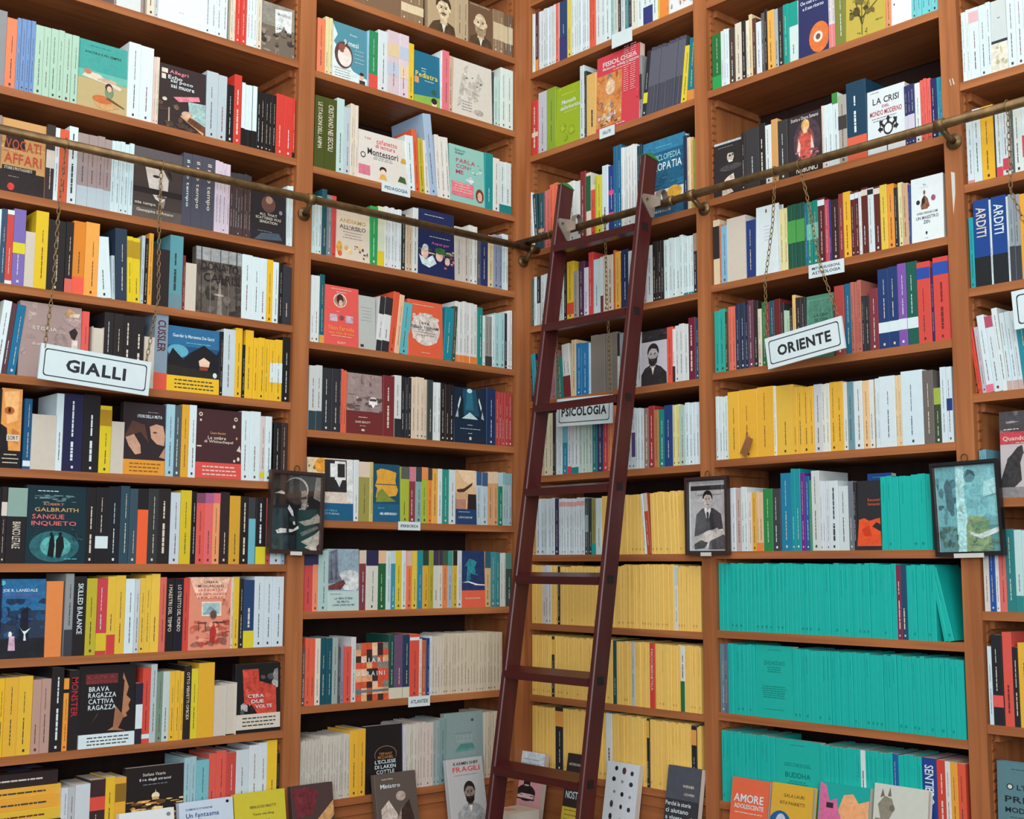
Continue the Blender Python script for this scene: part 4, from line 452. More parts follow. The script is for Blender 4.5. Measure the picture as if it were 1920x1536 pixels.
# front-row books standing on the counter and leaning back on the fascia: wall, px left, px right, px of the top edge, cover
FRONT = [('L',232,335,1522,'illus'), ('L',345,446,1502,'fantasma'), ('L',449,544,1486,'pinotti'), ('L',556,634,1472,'frontdark'), ('L',713,790,1450,'ministro'), ('L',850,917,1423,'fragili'),
         ('R',957,1008,1411,'ink'), ('R',1049,1092,1416,'nostra'), ('R',1124,1184,1432,'icons'), ('R',1237,1300,1440,'perche'), ('R',1358,1428,1463,'amore'), ('R',1433,1511,1474,'gala'), ('R',1521,1617,1474,'llama'), ('R',1624,1727,1478,'caduta')]
for w, xa, xb, yt, k in FRONT:
    Df = -0.055
    um, zt = on(w, (xa+xb)/2, yt, Df+0.012); ua, ub = U_at(w, xa, Df, 0.5), U_at(w, xb, Df, 0.5)
    BOOKS.append(dict(key='front', phrase='counter front row', w=w, z=CT, D=Df, ua=ua, ub=ub, h=(zt-CT)/math.cos(0.17), col='F='+k, run=1, bands=[], lean=0, pages=False, text=None, plain=False, bold=False, F=k, area=1e5, seed=.5))
_b = dict(next(b for b in BOOKS if b['F'] == 'blackred')); _b.update(D=.06, h=_b['h']*1.12, F='blueb', col='F=blueb'); BOOKS.append(_b)
chars = ''.join(' '.join(re.findall(r'(?:^|;)T \S+ \S+ \S+ \S+ \S+ ([^;]+)', c[2])) for c in COVERS.values())+''.join(b['text'] or '' for b in BOOKS)+'PEDAGOGIASALUTEMITI, RELIGIONI, ASTROLOGIAIPERBOREAATLANTIDE'
make_glyphs(chars); make_glyphs('GIALLIORIENTEPSICOLOGIA', 0.034, GLB)

PAGE = rgb('pg')
def profile(w, d, t, c):
    a = w/2
    return [(-a,d),(-a,c),(-a+c,0),(a-c,0),(a,c),(a,d)], [(-a+t,d),(-a+t,t),(a-t,t),(a-t,d)]
def put_book(mbc, mbp, w, d, h, col, hard, pages_out, face):
    t = 0.0022 if hard else 0.0007; t = min(t, w*0.2); c = min(0.001, w*0.09); ins = 0.003 if hard else 0.0006
    out, inn = profile(w, d, t, c)
    def mp(p, q):
        if face: return (q-d/2, p+w/2)
        return (p, d-q) if pages_out else (p, q)
    o = [mp(*p) for p in out]; i = [mp(*p) for p in inn]
    vs = [(x,y,z) for z in (0, h) for x, y in o+i]; n = 10; fs = []
    for k in range(5): fs.append((k, k+1, n+k+1, n+k))
    for k in range(6, 9): fs.append((k+1, k, n+k, n+k+1))
    fs += [(5, 9, n+9, n+5), (6, 0, n, n+6), (0,6,7,1), (1,7,2), (2,7,8,3), (3,8,4), (4,8,9,5)]
    fs += [tuple(n+x for x in reversed(f)) for f in ((0,6,7,1), (1,7,2), (2,7,8,3), (3,8,4), (4,8,9,5))]
    mbc.add(vs, fs, rgb(col))
    x0, y0 = mp(-w/2+t, t); x1, y1 = mp(w/2-t, d-ins)
    mbp.box(min(x0,x1), min(y0,y1), ins, max(x0,x1), max(y0,y1), h-ins, PAGE)
def quad(mb, x0, z0, x1, z1, y, col): mb.add([(x0,y,z0),(x1,y,z0),(x1,y,z1),(x0,y,z1)], [(0,1,2,3)], col)
def dashes(mb, rnd, x, z0, z1, th, y, col):              # a printed line running up a spine, broken into word lengths
    z = z0
    while z < z1-0.003:
        l = min(rnd.uniform(.005, .022), z1-z); quad(mb, x-th/2, z, x+th/2, z+l, y, col); z += l+.002
def ink_for(col, rnd):
    return rgb('iv' if rnd.random() < .7 else 'wh') if lum(col) < .22 else (rgb('3a3c40') if rnd.random() < .7 else rgb('6a3030'))
def spine_art(mb, b, w, h):
    rnd = random.Random(b['seed']); y = -0.0003
    for i, (a, e, c) in enumerate(b['bands']): quad(mb, -w/2, a*h, w/2, e*h, y-0.0001*i, rgb(c))
    if b['pages'] or b['plain'] or w < .004: return
    y -= 0.0005; ink = ink_for(b['col'], rnd)
    lo, hi = 0.14, 0.94
    for a, e, c in b['bands']:
        if a < .3: lo = max(lo, e+.05)
        elif e > .7: hi = min(hi, a-.04)
    if hi-lo < .25: return
    if b['text']:
        vs, fs, tw, y0, y1 = text_mesh(b['text']); L = h*(hi-lo)*(.8 if len(b['text']) > 8 else .62); S = w*(.62 if len(b['text']) < 9 else .42)
        col = {'MONSTER': rgb('b0303a'), 'CUSSLER': rgb('5a2430')}.get(b['text'], ink); zt = h*(hi-.03)
        mb.add([((py-y0)/(y1-y0)*S-S/2, y, zt-px/tw*L) for px, py in vs], fs, col); return
    th = w*(.2 if b['bold'] else .085)*rnd.uniform(.8, 1.1); th = min(th, .0065 if b['bold'] else .0022)
    L = (hi-lo)*h; x = rnd.uniform(-.08, .08)*w
    if b['col'] in ('sa', 'tq'):
        ink = tuple(v*.62 for v in rgb(b['col']))
        if rnd.random() < .5: dashes(mb, rnd, x, h*rnd.uniform(.55, .7), h*.92, min(th, .0012), y, ink)
        if rnd.random() < .5: quad(mb, -w*.18, h*.07, w*.18, h*.1, y, ink)
        return
    s = rnd.uniform(.3, .5)
    dashes(mb, rnd, x, lo*h, lo*h+L*s, th, y, ink)
    if rnd.random() < .8: dashes(mb, rnd, x, lo*h+L*(s+.08), lo*h+L*rnd.uniform(.75, .98), th*.7, y, ink)
    if rnd.random() < .6 and not any(a < .08 for a, _, _ in b['bands']): s = min(w*.13, .0028); quad(mb, -s, h*.04, s, h*.04+s*2.4, y, ink)
def cover_art(mb, ops, Wd, H, cut=None):
    lay = [0]; photo = 1.0 if ('N ' in ops or 'M ' in ops) and 'R 0 0.000' not in ops else 0.35
    def P(pts, col, k=1.0):
        col = tuple(col)+(photo*k,); lay[0] += 1; y = -0.0003-0.00004*lay[0]
        mb.add([((min(max(fx, 0), 1)-.5)*Wd, y, min(max(fz, 0), 1)*H) for fx, fz in pts], [tuple(range(len(pts)))], col)
    def E(cx, cy, rx, ry, col, n=20): P([(cx+rx*math.cos(2*math.pi*k/n), cy+ry*math.sin(2*math.pi*k/n)) for k in range(n)], col)
    for op in filter(None, ops.split(';')):
        a = op.split(' ')
        if a[0] == 'R':
            x0, z0, x1, z1 = map(float, a[1:5]); P([(x0,z0),(x1,z0),(x1,z1),(x0,z1)], rgb(a[5]), .6)
        elif a[0] == 'E':
            if float(a[3]) > 0: E(*map(float, a[1:5]), rgb(a[5]))
        elif a[0] == 'P': P([tuple(map(float, q.split(','))) for q in a[2:]], rgb(a[1]))
        elif a[0] == 'T':
            cx, cz, tw_, th_ = map(float, a[1:5]); vs, fs, tw, y0, y1 = text_mesh(' '.join(a[6:])); lay[0] += 1; y = -0.0004-0.00004*lay[0]
            mb.add([((cx-.5+(px/tw-.5)*tw_)*Wd, y, (cz+((py-y0)/(y1-y0)-.5)*th_)*H) for px, py in vs], fs, rgb(a[5]))
        elif a[0] == 'L':
            cx, cz, lw = map(float, a[1:4]); n = int(a[4]); g = float(a[5]); rnd = random.Random(op); lay[0] += 1; y = -0.0004-0.00004*lay[0]
            for i in range(n):
                wl = lw*rnd.uniform(.75, 1); x = cx-wl/2; zz = cz-(i-(n-1)/2)*g; th = min(.012, g*.34)
                while x < cx+wl/2-.01:
                    l = min(rnd.uniform(.03, .1), cx+wl/2-x); quad(mb, (x-.5)*Wd, (zz-th/2)*H, (x+l-.5)*Wd, (zz+th/2)*H, y, rgb(a[6])); x += l+.016
        elif a[0] == 'N':
            x0, z0, x1, z1 = map(float, a[1:5]); n = int(a[5]); rnd = random.Random(int(a[6])); cs = a[7:]
            for i in range(n):
                cx, cz = rnd.uniform(x0, x1), rnd.uniform(z0, z1); rx, rz = (x1-x0)*rnd.uniform(.04, .16), (z1-z0)*rnd.uniform(.04, .16); k = rnd.randint(5, 8); ph = rnd.random()*6
                P([(min(max(cx+rx*rnd.uniform(.6, 1.2)*math.cos(ph+6.283*j/k), x0), x1), min(max(cz+rz*rnd.uniform(.6, 1.2)*math.sin(ph+6.283*j/k), z0), z1)) for j in range(k)], rgb(rnd.choice(cs)))
        elif a[0] == 'M':                                # a printed portrait: shoulders, neck, head, hair, features
            cx, cz, s = map(float, a[1:4]); sk, hr, su = rgb(a[4]), rgb(a[5]), rgb(a[6]); ar = H/Wd; k = a[7] if len(a) > 7 else ''
            q = lambda x, z: (cx+x*s*ar, cz+z*s)
            P([q(-.36,-.48), q(-.34,-.14), q(-.2,-.02), q(-.08,.03), q(.08,.03), q(.2,-.02), q(.34,-.14), q(.36,-.48)], su)
            P([q(-.05,.02), q(0,-.16), q(.05,.02)], rgb('e0dcd8'))
            P([q(-.065,-.02), q(-.065,.14), q(.065,.14), q(.065,-.02)], tuple(v*.85 for v in sk))
            if k != 'B': E(*q(0,.27), .145*s*ar, .175*s, hr)
            E(*q(0,.22), .118*s*ar, .165*s, sk)
            if k != 'B': P([q(-.125,.24), q(-.11,.36), q(0,.42), q(.11,.36), q(.125,.24), q(.08,.33), q(-.04,.35), q(-.09,.31)], hr)
            for sx in (-1, 1):
                E(*q(sx*.045,.235), .02*s*ar, .011*s, rgb('201c1c')); P([q(sx*.02,.262), q(sx*.075,.268), q(sx*.075,.257), q(sx*.02,.252)], hr)
                E(*q(sx*.12,.22), .018*s*ar, .035*s, sk)
            P([q(-.006,.235), q(-.022,.17), q(.022,.17), q(.006,.235)], tuple(v*.78 for v in sk))
            if k in ('b', 'B'): P([q(-.115,.19), q(-.07,.15), q(.07,.15), q(.115,.19), q(.1,.07), q(.04,.01), q(-.04,.01), q(-.1,.07)], hr)
            if k == 'm': P([q(-.05,.155), q(0,.165), q(.05,.155), q(.045,.135), q(-.045,.135)], hr)
            P([q(-.038,.128), q(.038,.128), q(.03,.114), q(-.03,.114)], rgb('6a3c38'))
def book_matrix(b, w):
    M = wallM(b['w'], (b['ua']+b['ub'])/2, b['D'], b['z'])
    if b['lean']:
        r = math.radians(b['lean']); M = M @ Matrix.Translation((0, 0, w/2*abs(math.sin(r)))) @ Matrix.Rotation(r, 4, 'Y')
    if b['F']: M = M @ Matrix.Rotation(math.radians(-9.5 if b['key'] == 'front' else -2.0), 4, 'X')
    return M

ORD = ['first','second','third','fourth','fifth','sixth','seventh','eighth','ninth','tenth','eleventh','twelfth','thirteenth','fourteenth','fifteenth','sixteenth','seventeenth','eighteenth','nineteenth','twentieth']
cand = [b for b in BOOKS if not b['F'] and U_at and True]
for b in BOOKS:
    if b['F']: b['area'] = 1e6
BOOKS_SORT = sorted(BOOKS, key=lambda b: -b['area'])
NSEP = 308
cnt = 0
for b in BOOKS_SORT:
    pu = W(b['w'], (b['ua']+b['ub'])/2, 0, b['z']+b['h']/2)-CAM; px = 960+F*pu.dot(AX_R)/pu.dot(AX_F)
    py = 768-F*pu.dot(AX_U)/pu.dot(AX_F)
    b['sep'] = cnt < NSEP and 2 < px < 1918 and (2 < py < 1534 or b['F'] is not None)
    cnt += b['sep']
groups = {}
for b in BOOKS:
    if not b.get('off'): groups.setdefault((b['key'], cname(b['col']) if not b['F'] else ''), []).append(b)
tiny = MB(); tinyp = MB()
for b in BOOKS:
    if b['F']:
        base, label, ops, band, hard = COVERS[b['F']]; Wd = b['ub']-b['ua']; th = 0.024 if b['key'] != 'front' else 0.02; w = th; d = Wd; cov = base
    else:
        Wd = b['ub']-b['ua']; w = Wd*math.cos(math.radians(b['lean']))-0.0003; d = min(0.2, max(.105, b['h']*.64)); cov = b['col']; hard = w > .03 and random.Random(b['seed']).random() < .5
        mates = groups.get((b['key'], cname(cov)), []); k = next((i for i, q in enumerate(mates) if q is b), 0)
        what = 'cream page edges of a book turned spine inward' if b['pages'] else cname(cov)+' spine'
        if b['text'] in ('MONSTER','PSICOCIBERNETICA','SENTIERO'): what += ' lettered '+b['text']
        elif b['bands'] and not b['pages']: what += ' with '+cname(b['bands'][0][2])+' band'
        if len(mates) == 1: label = '%s, the only %s one, %s' % (what, cname(cov), b['phrase'])
        elif k < (len(mates)+1)//2: label = '%s, %s %s one from the left, %s' % (what, ORD[min(k, 19)], cname(cov), b['phrase'])
        else: label = '%s, %s %s one from the right, %s' % (what, ORD[min(len(mates)-1-k, 19)], cname(cov), b['phrase'])
        ws = label.split()
        if len(ws) > 16 and b['pages']: label = label.replace('cream page edges of a book turned spine inward', 'cream page edges')
        if len(label.split()) > 16 and ' with ' in label: label = re.sub(r' with .*? band', '', label)
        label = label.replace(', first %s one from the left,' % cname(cov), ', the leftmost %s one,' % cname(cov)).replace(', first %s one from the right,' % cname(cov), ', the rightmost %s one,' % cname(cov))
        if len(label.split()) > 16: label = label.replace(' one from the', ' from')
    M = book_matrix(b, w)
    if b['sep']:
        mb = MB(); mp_ = MB()
    else: mb = MB(); mp_ = mb
    put_book(mb, mp_, w, d, b['h'], cov, hard, b['pages'], bool(b['F']))
    if b['F']: cover_art(mb, ops, d*0.985, b['h'])
    else: spine_art(mb, b, w, b['h'])
    if b['sep']:
        o = bpy.data.objects.new('book', None); COL.objects.link(o); o.empty_display_size = .03; o.matrix_world = M; mb.build('cover', M_COVER, o); tag(o, label, 'book', 'books on the '+b['phrase'] if b['key'] != 'front' else 'books standing along the counter')
        mp_.build('page_block', M_PAGES, o)
        if b['F'] and band:
            q = band.split(' '); bh = float(q[1])*b['h']; bz = (float(q[2]) if len(q) > 2 else 0)*b['h']; bb = MB()
            bb.box(-d/2-.0006, -.0032, bz+.0005, d/2-.002, th+.0008, bz+bh, rgb(q[0]))
            rnd = random.Random(b['F']); ik = rgb('8a5a20') if q[0][0] == 'e' else (rgb('3c3c3c') if lum(q[0]) > .3 else rgb('iv'))
            for i in range(3):
                zz = bz+bh*(.74-.24*i); x = -d*.36
                while x < d*.34:
                    l = rnd.uniform(.006, .016); quad(bb, x, zz-bh*.04, min(x+l, d*.38), zz+bh*.04, -.0035, ik); x += l+.003
            bb.build('belly_band', M_COVER, o)
    else:
        tiny.add(mb.v, [], None, M); o0 = len(tiny.v)-len(mb.v)
        tiny.f += [tuple(i+o0 for i in f) for f in mb.f]; tiny.c += mb.c
# a pile of books lying flat at the left end of the shelf under the BRAVA RAGAZZA cover
zt = zshelf('S9'); pr = random.Random(3)
for i, (t, L, c, lab) in enumerate([(.04, .2, 'd0d4d4', 'white book lying flat, bottom of the pile on the lowest left shelf'), (.032, .205, '2a2628', 'black book lying flat, second from the bottom of the lowest left pile'), (.03, .2, 'dcb83c', 'yellow book lying flat in the middle of the lowest left pile'),
        (.03, .215, 'e0a63a', 'amber book lying flat under another amber one, lowest left pile'), (.026, .22, 'e2ac40', 'amber book lying flat directly under the dark book, lowest left pile'), (.036, .215, '302628', 'dark patterned book lying flat on top of the lowest left pile')]):
    ue = U_at('L', 117+pr.uniform(-5, 3), 0.01, zt); mb = MB(); mp_ = MB(); put_book(mb, mp_, t, .14, L, c, t > .033, False, False)
    rnd = random.Random(i); dashes(mb, rnd, 0, .03, L-.04, .004, -.0005, ink_for(c, rnd))
    if i == 5:
        for a, b_, q, s, k in ((.0, .05, .04, .1, 'd87c44'), (.05, .1, .05, .09, 'c0443c'), (.1, .16, .03, .11, '6c6a94'), (.16, .2, .06, .12, '9aa0b8'), (.02, .18, .005, .03, '5a4038')):
            mb.add([(-t/2-.0004, q, a), (-t/2-.0004, s, a), (-t/2-.0004, s, b_), (-t/2-.0004, q, b_)], [(0, 1, 2, 3)], rgb(k))
    o = bpy.data.objects.new('book', None); COL.objects.link(o); o.matrix_world = wallM('L', ue-L, .006+.004*i, zt+t/2) @ Matrix.Rotation(math.pi/2, 4, 'Y')
    mb.build('cover', M_COVER, o); mp_.build('page_block', M_PAGES, o); tag(o, lab, 'book', 'books piled flat on the lowest left shelf'); zt += t
for t, L, dd, c, u, dp, ang, lab in ((.056, .1, .13, 'd8cbb8', .055, -.215, 0, 'thick ivory book lying flat on the counter in front of the ink bottle cover'), (.012, .16, .11, 'd8dcdc', .2, -.2, 6, 'thin white book lying flat on the counter below the NOSTRA cover')):
    mb = MB(); mp_ = MB(); put_book(mb, mp_, t, dd, L, c, False, True, False)
    if t > .05: mb.add([(-t/2-.0005, .03, .02), (-t/2-.0005, .07, .02), (-t/2-.0005, .07, .06), (-t/2-.0005, .03, .06)], [(0, 1, 2, 3)], rgb('d8a090'))
    o = bpy.data.objects.new('book', None); COL.objects.link(o); o.matrix_world = wallM('R', u, dp, CT+t/2) @ Matrix.Rotation(math.radians(ang), 4, 'Z') @ Matrix.Rotation(math.pi/2, 4, 'Y')
    mb.build('cover', M_COVER, o); mp_.build('page_block', M_PAGES, o); tag(o, lab, 'book', 'books standing along the counter')
o = tiny.build('slim_paperbacks', M_COVER); tag(o, 'remaining slim spines packed tightly along the shelves, many straw yellow, turquoise or white', 'books', None, 'stuff')

# ================================================================ brass rails
RD = -0.055
def rail(w, pa, pb, brk, collars, label):
    ua, za = on(w, *pa, RD); ub, zb = on(w, *pb, RD); z = (za+zb)/2
    root = empty('ladder_rail', W(w, (ua+ub)/2, RD, z)); tag(root, label, 'rail', 'ladder rails')
    ua -= .35 if w == 'L' else 0; ub += .8 if w == 'R' else 0
    m = MB(); m.tube([W(w, ua, RD, z), W(w, ub, RD, z)], 0.0125, n=16); part(m, 'tube', M_BRASS, root, True)
    for u in brk:
        m = MB(); m.tube([W(w, u, RD, z-.004), W(w, u+.006, RD*.5, z-.028), W(w, u+.008, -.006, z-.034)], 0.0085, n=12)
        c = W(w, u+.008, -.006, z-.034); m.tube([c, W(w, u+.008, -.0005, z-.034)], 0.021, n=20)
        m.tube([W(w, u-.012, RD, z), W(w, u+.012, RD, z)], 0.0165, n=16); part(m, 'bracket', M_BRASS, root, True)
    for u in collars:
        m = MB(); m.tube([W(w, u-.007, RD, z), W(w, u+.007, RD, z)], 0.0155, n=16); part(m, 'collar', M_BRASS, root, True)
    return z
ZL = rail('L', (0, 237), (1012, 474), [-0.945, -0.03, -2.08], [], 'brass rail running along the bookcase with the GIALLI sign')
ZR = rail('R', (962, 464), (1790, 222), [0.815, 1.655, 2.42], [0.735], 'brass rail along the bookcase that carries the ladder')

# ================================================================ ladder
SX, SS = -0.106, 0.152
def lx(z): return SX-SS*(2.33-z)
YL, YR, STH, SDP = -0.2855, -0.6675, 0.02, 0.06
lad = empty('library_ladder', (lx(FLOOR), (YL+YR)/2, FLOOR)); tag(lad, 'dark red wooden ladder hooked over the brass rail and leaning in the corner', 'ladder')
def slanted(m, y, th, dp, z0, z1, top_cut=0):
    a, b, c = dp/2, th/2, 0.003
    pr = [(-a+c,-b),(a-c,-b),(a,-b+c),(a,b-c),(a-c,b),(-a+c,b),(-a,b-c),(-a,-b+c)]
    vs = [(lx(z0)+p, y+q, z0) for p, q in pr]+[(lx(z1)+p, y+q, z1-top_cut*(p+a)/dp) for p, q in pr]; n = 8
    m.add(vs, [tuple(range(n-1,-1,-1)), tuple(range(n, 2*n))]+[(i, (i+1) % n, n+(i+1) % n, n+i) for i in range(n)])
RZ = [2.262, 1.988, 1.716, 1.443, 1.168, 0.878, 0.592, 0.31, 0.03, -0.22]
for y, zt in ((YL, 2.487), (YR, 2.497)):
    m = MB(); slanted(m, y, STH, SDP, FLOOR, zt, 0.012); st = part(m, 'stile', LAD_Z, lad)
    m = MB(); n = 8; vs = []
    for s_ in (-1, 1):
        for k in range(n+1):
            t = k/n; x = lx(zt)-SDP/2+SDP*t; vs.append((x, y+s_*STH*.58, zt-.012*t+.001)); vs.append((x, y+s_*STH*.58, zt-.012*t+.003+.011*math.sin(math.pi*t)))
    q = 2*(n+1); fs = []
    for k in range(n):
        i = 2*k; fs += [(i, i+2, i+3, i+1), (q+i, q+i+1, q+i+3, q+i+2), (i+1, i+3, q+i+3, q+i+1), (i, q+i, q+i+2, i+2)]
    fs += [(0, 1, q+1, q), (2*n, q+2*n, q+2*n+1, 2*n+1)]
    m.add(vs, fs); part(m, 'stile_cap', M_FELT, lad)
    zr = ZR; yo = y-STH/2-.0005; xc = lx(zr)                                    # triangular hook plate on the stile's side
    m = MB(); pl = [(xc-.027, zr+.014), (xc-.02, zr+.022), (xc+.03, zr+.026), (xc+.034, zr+.012), (xc+.026, zr-.045), (xc+.014, zr-.05), (xc-.02, zr-.006)]
    k = len(pl); m.add([(a, yo, b) for a, b in pl]+[(a, yo-.004, b) for a, b in pl], [tuple(range(k)), tuple(range(2*k-1, k-1, -1))]+[(i, k+i, k+(i+1) % k, (i+1) % k) for i in range(k)])
    hp = part(m, 'hook_plate', M_STEEL, lad)
    m = MB(); m.tube([(xc-.008, yo-.004, zr+.006), (xc-.008, yo-.008, zr+.006)], .004, n=10); m.build('screw', M_BRASS, hp)
    m = MB(); arc = []                                                           # strap arching over the rail
    for k in range(13):
        a = math.pi*k/12; arc.append((RD+.001-.017*math.cos(a)*1.0, zr+.016+.026*math.sin(a)))
    arc = [(RD-.016, zr-.01)]+arc+[(RD+.018, zr-.016)]
    vs = []
    for x, z in arc: vs += [(x, yo-.004, z), (x, yo-.026, z)]
    cx, cz = RD, zr
    for x, z in arc:
        dx, dz = x-cx, z-cz; l = math.hypot(dx, dz) or 1; vs += [(x+dx/l*.003, yo-.004, z+dz/l*.003), (x+dx/l*.003, yo-.026, z+dz/l*.003)]
    q = 2*len(arc); fs = []
    for k in range(len(arc)-1):
        i = 2*k; fs += [(i, i+1, i+3, i+2), (q+i, q+i+2, q+i+3, q+i+1), (i, i+2, q+i+2, q+i), (i+1, q+i+1, q+i+3, i+3)]
    m.add(vs, fs); part(m, 'hook_strap', M_STEEL, lad)
for z in RZ:
    m = MB(); x = lx(z); RM = Matrix.Translation((x, 0, z)) @ Matrix.Rotation(math.radians(-10), 4, 'Y')
    m.box(-.034, YR+STH/2-.001, -.011, .036, YL-STH/2+.001, .013, None, RM); rg = part(m, 'rung', LAD_Y, lad)
    for y, s_ in ((YR-STH/2, -1), (YL+STH/2, 1)):
        m = MB(); m.box(x-.013, y-.0008, z-.012, x+.013, y+.0008, z+.012); m.build('tenon', M_DARK, rg)

# ================================================================ hanging signs and their chains
def chain(m, pts, step=.0155):
    pts = [Vector(p) for p in pts]; seg = []; L = 0
    for a, b in zip(pts, pts[1:]): seg.append((L, a, b)); L += (b-a).length
    n = int(L/step)
    for i in range(n+1):
        s = L*i/n
        for l0, a, b in reversed(seg):
            if s >= l0-1e-9: break
        d = (b-a).normalized(); c = a+d*(s-l0); up = Vector((1, 0, 0)) if abs(d.x) < .8 else Vector((0, 1, 0))
        e = d.cross(up).normalized(); g = d.cross(e)
        if i % 2: e = g
        m.tube([c+d*(.0095*math.cos(t))+e*(.0045*math.sin(t)) for t in [2*math.pi*k/10 for k in range(10)]], .0013, n=5, closed=True)
def text_box(m, words, Wt, Ht, y, cx=0, cz=0, g=None):
    vs, fs, tw, y0, y1 = text_mesh(words, g); m.add([(cx+(px/tw-.5)*Wt, y, cz+((py-y0)/(y1-y0)-.5)*Ht) for px, py in vs], fs)
def sign(w, u, z, wd, ht, tilt, words, tw, th, hooks, label, D=-0.062):
    root = empty('hanging_sign', W(w, u, D, z)); tag(root, label, 'sign', 'hanging section signs')
    M = wallM(w, u, D, z) @ Matrix.Rotation(math.radians(tilt), 4, 'Y')
    def fix(m, name, mat, par=root, sm=False):
        m.v = [tuple(M @ Vector(p)) for p in m.v]; return part(m, name, mat, par, sm) if par is root else m.build(name, mat, par)
    m = MB(); m.box(-wd/2, -.003, -ht/2, wd/2, .003, ht/2); bd = fix(m, 'board', M_WHITE)
    m = MB(); a, b, r = wd/2-.011, ht/2-.011, .008; ring = []
    for sx, sz, a0 in ((1, 1, 0), (-1, 1, 90), (-1, -1, 180), (1, -1, 270)):
        for k in range(5):
            t = math.radians(a0+k*22.5); ring.append((sx*(a-r)+r*math.cos(t), sz*(b-r)+r*math.sin(t)))
    n = len(ring); vs = [(x, -.0034, z_) for x, z_ in ring]+[(x*(1-.0026/a), -.0034, z_*(1-.0026/b)) for x, z_ in ring]
    m.add(vs, [(i, (i+1) % n, n+(i+1) % n, n+i) for i in range(n)]); fix(m, 'border', M_INK)
    if words: m = MB(); text_box(m, words, tw, th, -.0035, g=GLB); fix(m, 'lettering', M_INK)
    for (x, zt, ut, mid) in hooks:                       # x on the board, rail height, rail U, in-between points
        p0 = M @ Vector((x, 0, ht/2-.004)); pts = [W(w, ut, RD, zt-.014)]+[W(w, a_, RD-.004, b_) for a_, b_ in mid]+[p0]
        m = MB(); chain(m, pts)
        m.tube([W(w, ut, RD+.0155*math.cos(t), zt+.0155*math.sin(t)) for t in [2*math.pi*k/16 for k in range(16)]], .0014, n=5, closed=True)
        part(m, 'chain', M_CHAIN, root, True)
oL = lambda x, y: on('L', x, y, RD); oR = lambda x, y: on('R', x, y, RD)
sign('L', -1.605, 1.7215, 0.305, 0.094, 3.4, 'GIALLI', .165, .034, [(-.142, ZL, oL(124, 262)[0], [oL(109, 393), oL(99, 537)]), (.138, ZL, oL(303, 304)[0], [oL(297, 434), oL(296, 560)])], 'white sign board reading GIALLI hanging on two chains')
sign('R', 1.222, 1.826, 0.259, 0.091, -6.6, 'ORIENTE', .18, .032, [(-.122, ZR, oR(1453, 317)[0], [oR(1450, 420), oR(1436, 530)]), (.12, ZR, oR(1500, 300)[0], [oR(1514, 365), oR(1540, 500)])], 'white sign board reading ORIENTE hanging crookedly on two chains')
sign('R', 0.35, 1.714, 0.258, 0.093, 1.8, 'PSICOLOGIA', .21, .03, [(-.12, ZR, .185, []), (.12, ZR, oR(1134, 410)[0], [oR(1140, 560)])], 'white sign board reading PSICOLOGIA hanging behind a ladder rung')
us, zs_ = on('R', 1900, 578, -.062)
sign('R', us+.13, zs_, 0.26, 0.095, -3, '', 0, 0, [(-.03, ZR, oR(1888, 170)[0], [oR(1897, 360)]), (.11, ZR, us+.25, [])], 'white sign board cut by the picture edge on the far right bay')

# ================================================================ shelf cards
def card(w, px0, py0, px1, py1, words, label):
    u0, z0 = on(w, px0, py0, -.004); u1, z1 = on(w, px1, py1, -.004)
    wd, ht = u1-u0, z0-z1; M = wallM(w, (u0+u1)/2, -.0035, (z0+z1)/2)
    o = empty('shelf_card', M.translation); tag(o, label, 'label card', 'section cards on shelf edges')
    m = MB(); m.box(-wd/2, -.001, -ht/2, wd/2, .0012, ht/2); m.v = [tuple(M @ Vector(p)) for p in m.v]; part(m, 'paper', M_WHITE, o)
    m = MB(); n = len(words)
    for i, t in enumerate(words): text_box(m, t, wd*.8*min(1, len(t)/9 if n == 1 else len(t)/11+.12), ht*(.34 if n == 1 else .22), -.0014, 0, ht*(0 if n == 1 else .16-.32*i))
    if words: m.v = [tuple(M @ Vector(p)) for p in m.v]; part(m, 'lettering', M_INK, o)
card('L', 716, 340, 769, 371, ['PEDAGOGIA'], 'small white shelf card reading PEDAGOGIA')
card('L', 747, 978, 788, 995, ['IPERBOREA'], 'small white shelf card reading IPERBOREA')
card('L', 766, 1307, 806, 1323, ['ATLANTIDE'], 'small white shelf card reading ATLANTIDE')
card('R', 1124, 243, 1152, 252, ['SALUTE'], 'small white shelf card reading SALUTE')
card('R', 1516, 498, 1583, 510, ['MITI, RELIGIONI,', 'ASTROLOGIA'], 'white shelf card with two printed lines about religions and astrology')
card('R', 1147, 66, 1185, 76, [], 'white shelf card above the FISIOLOGIA cover')

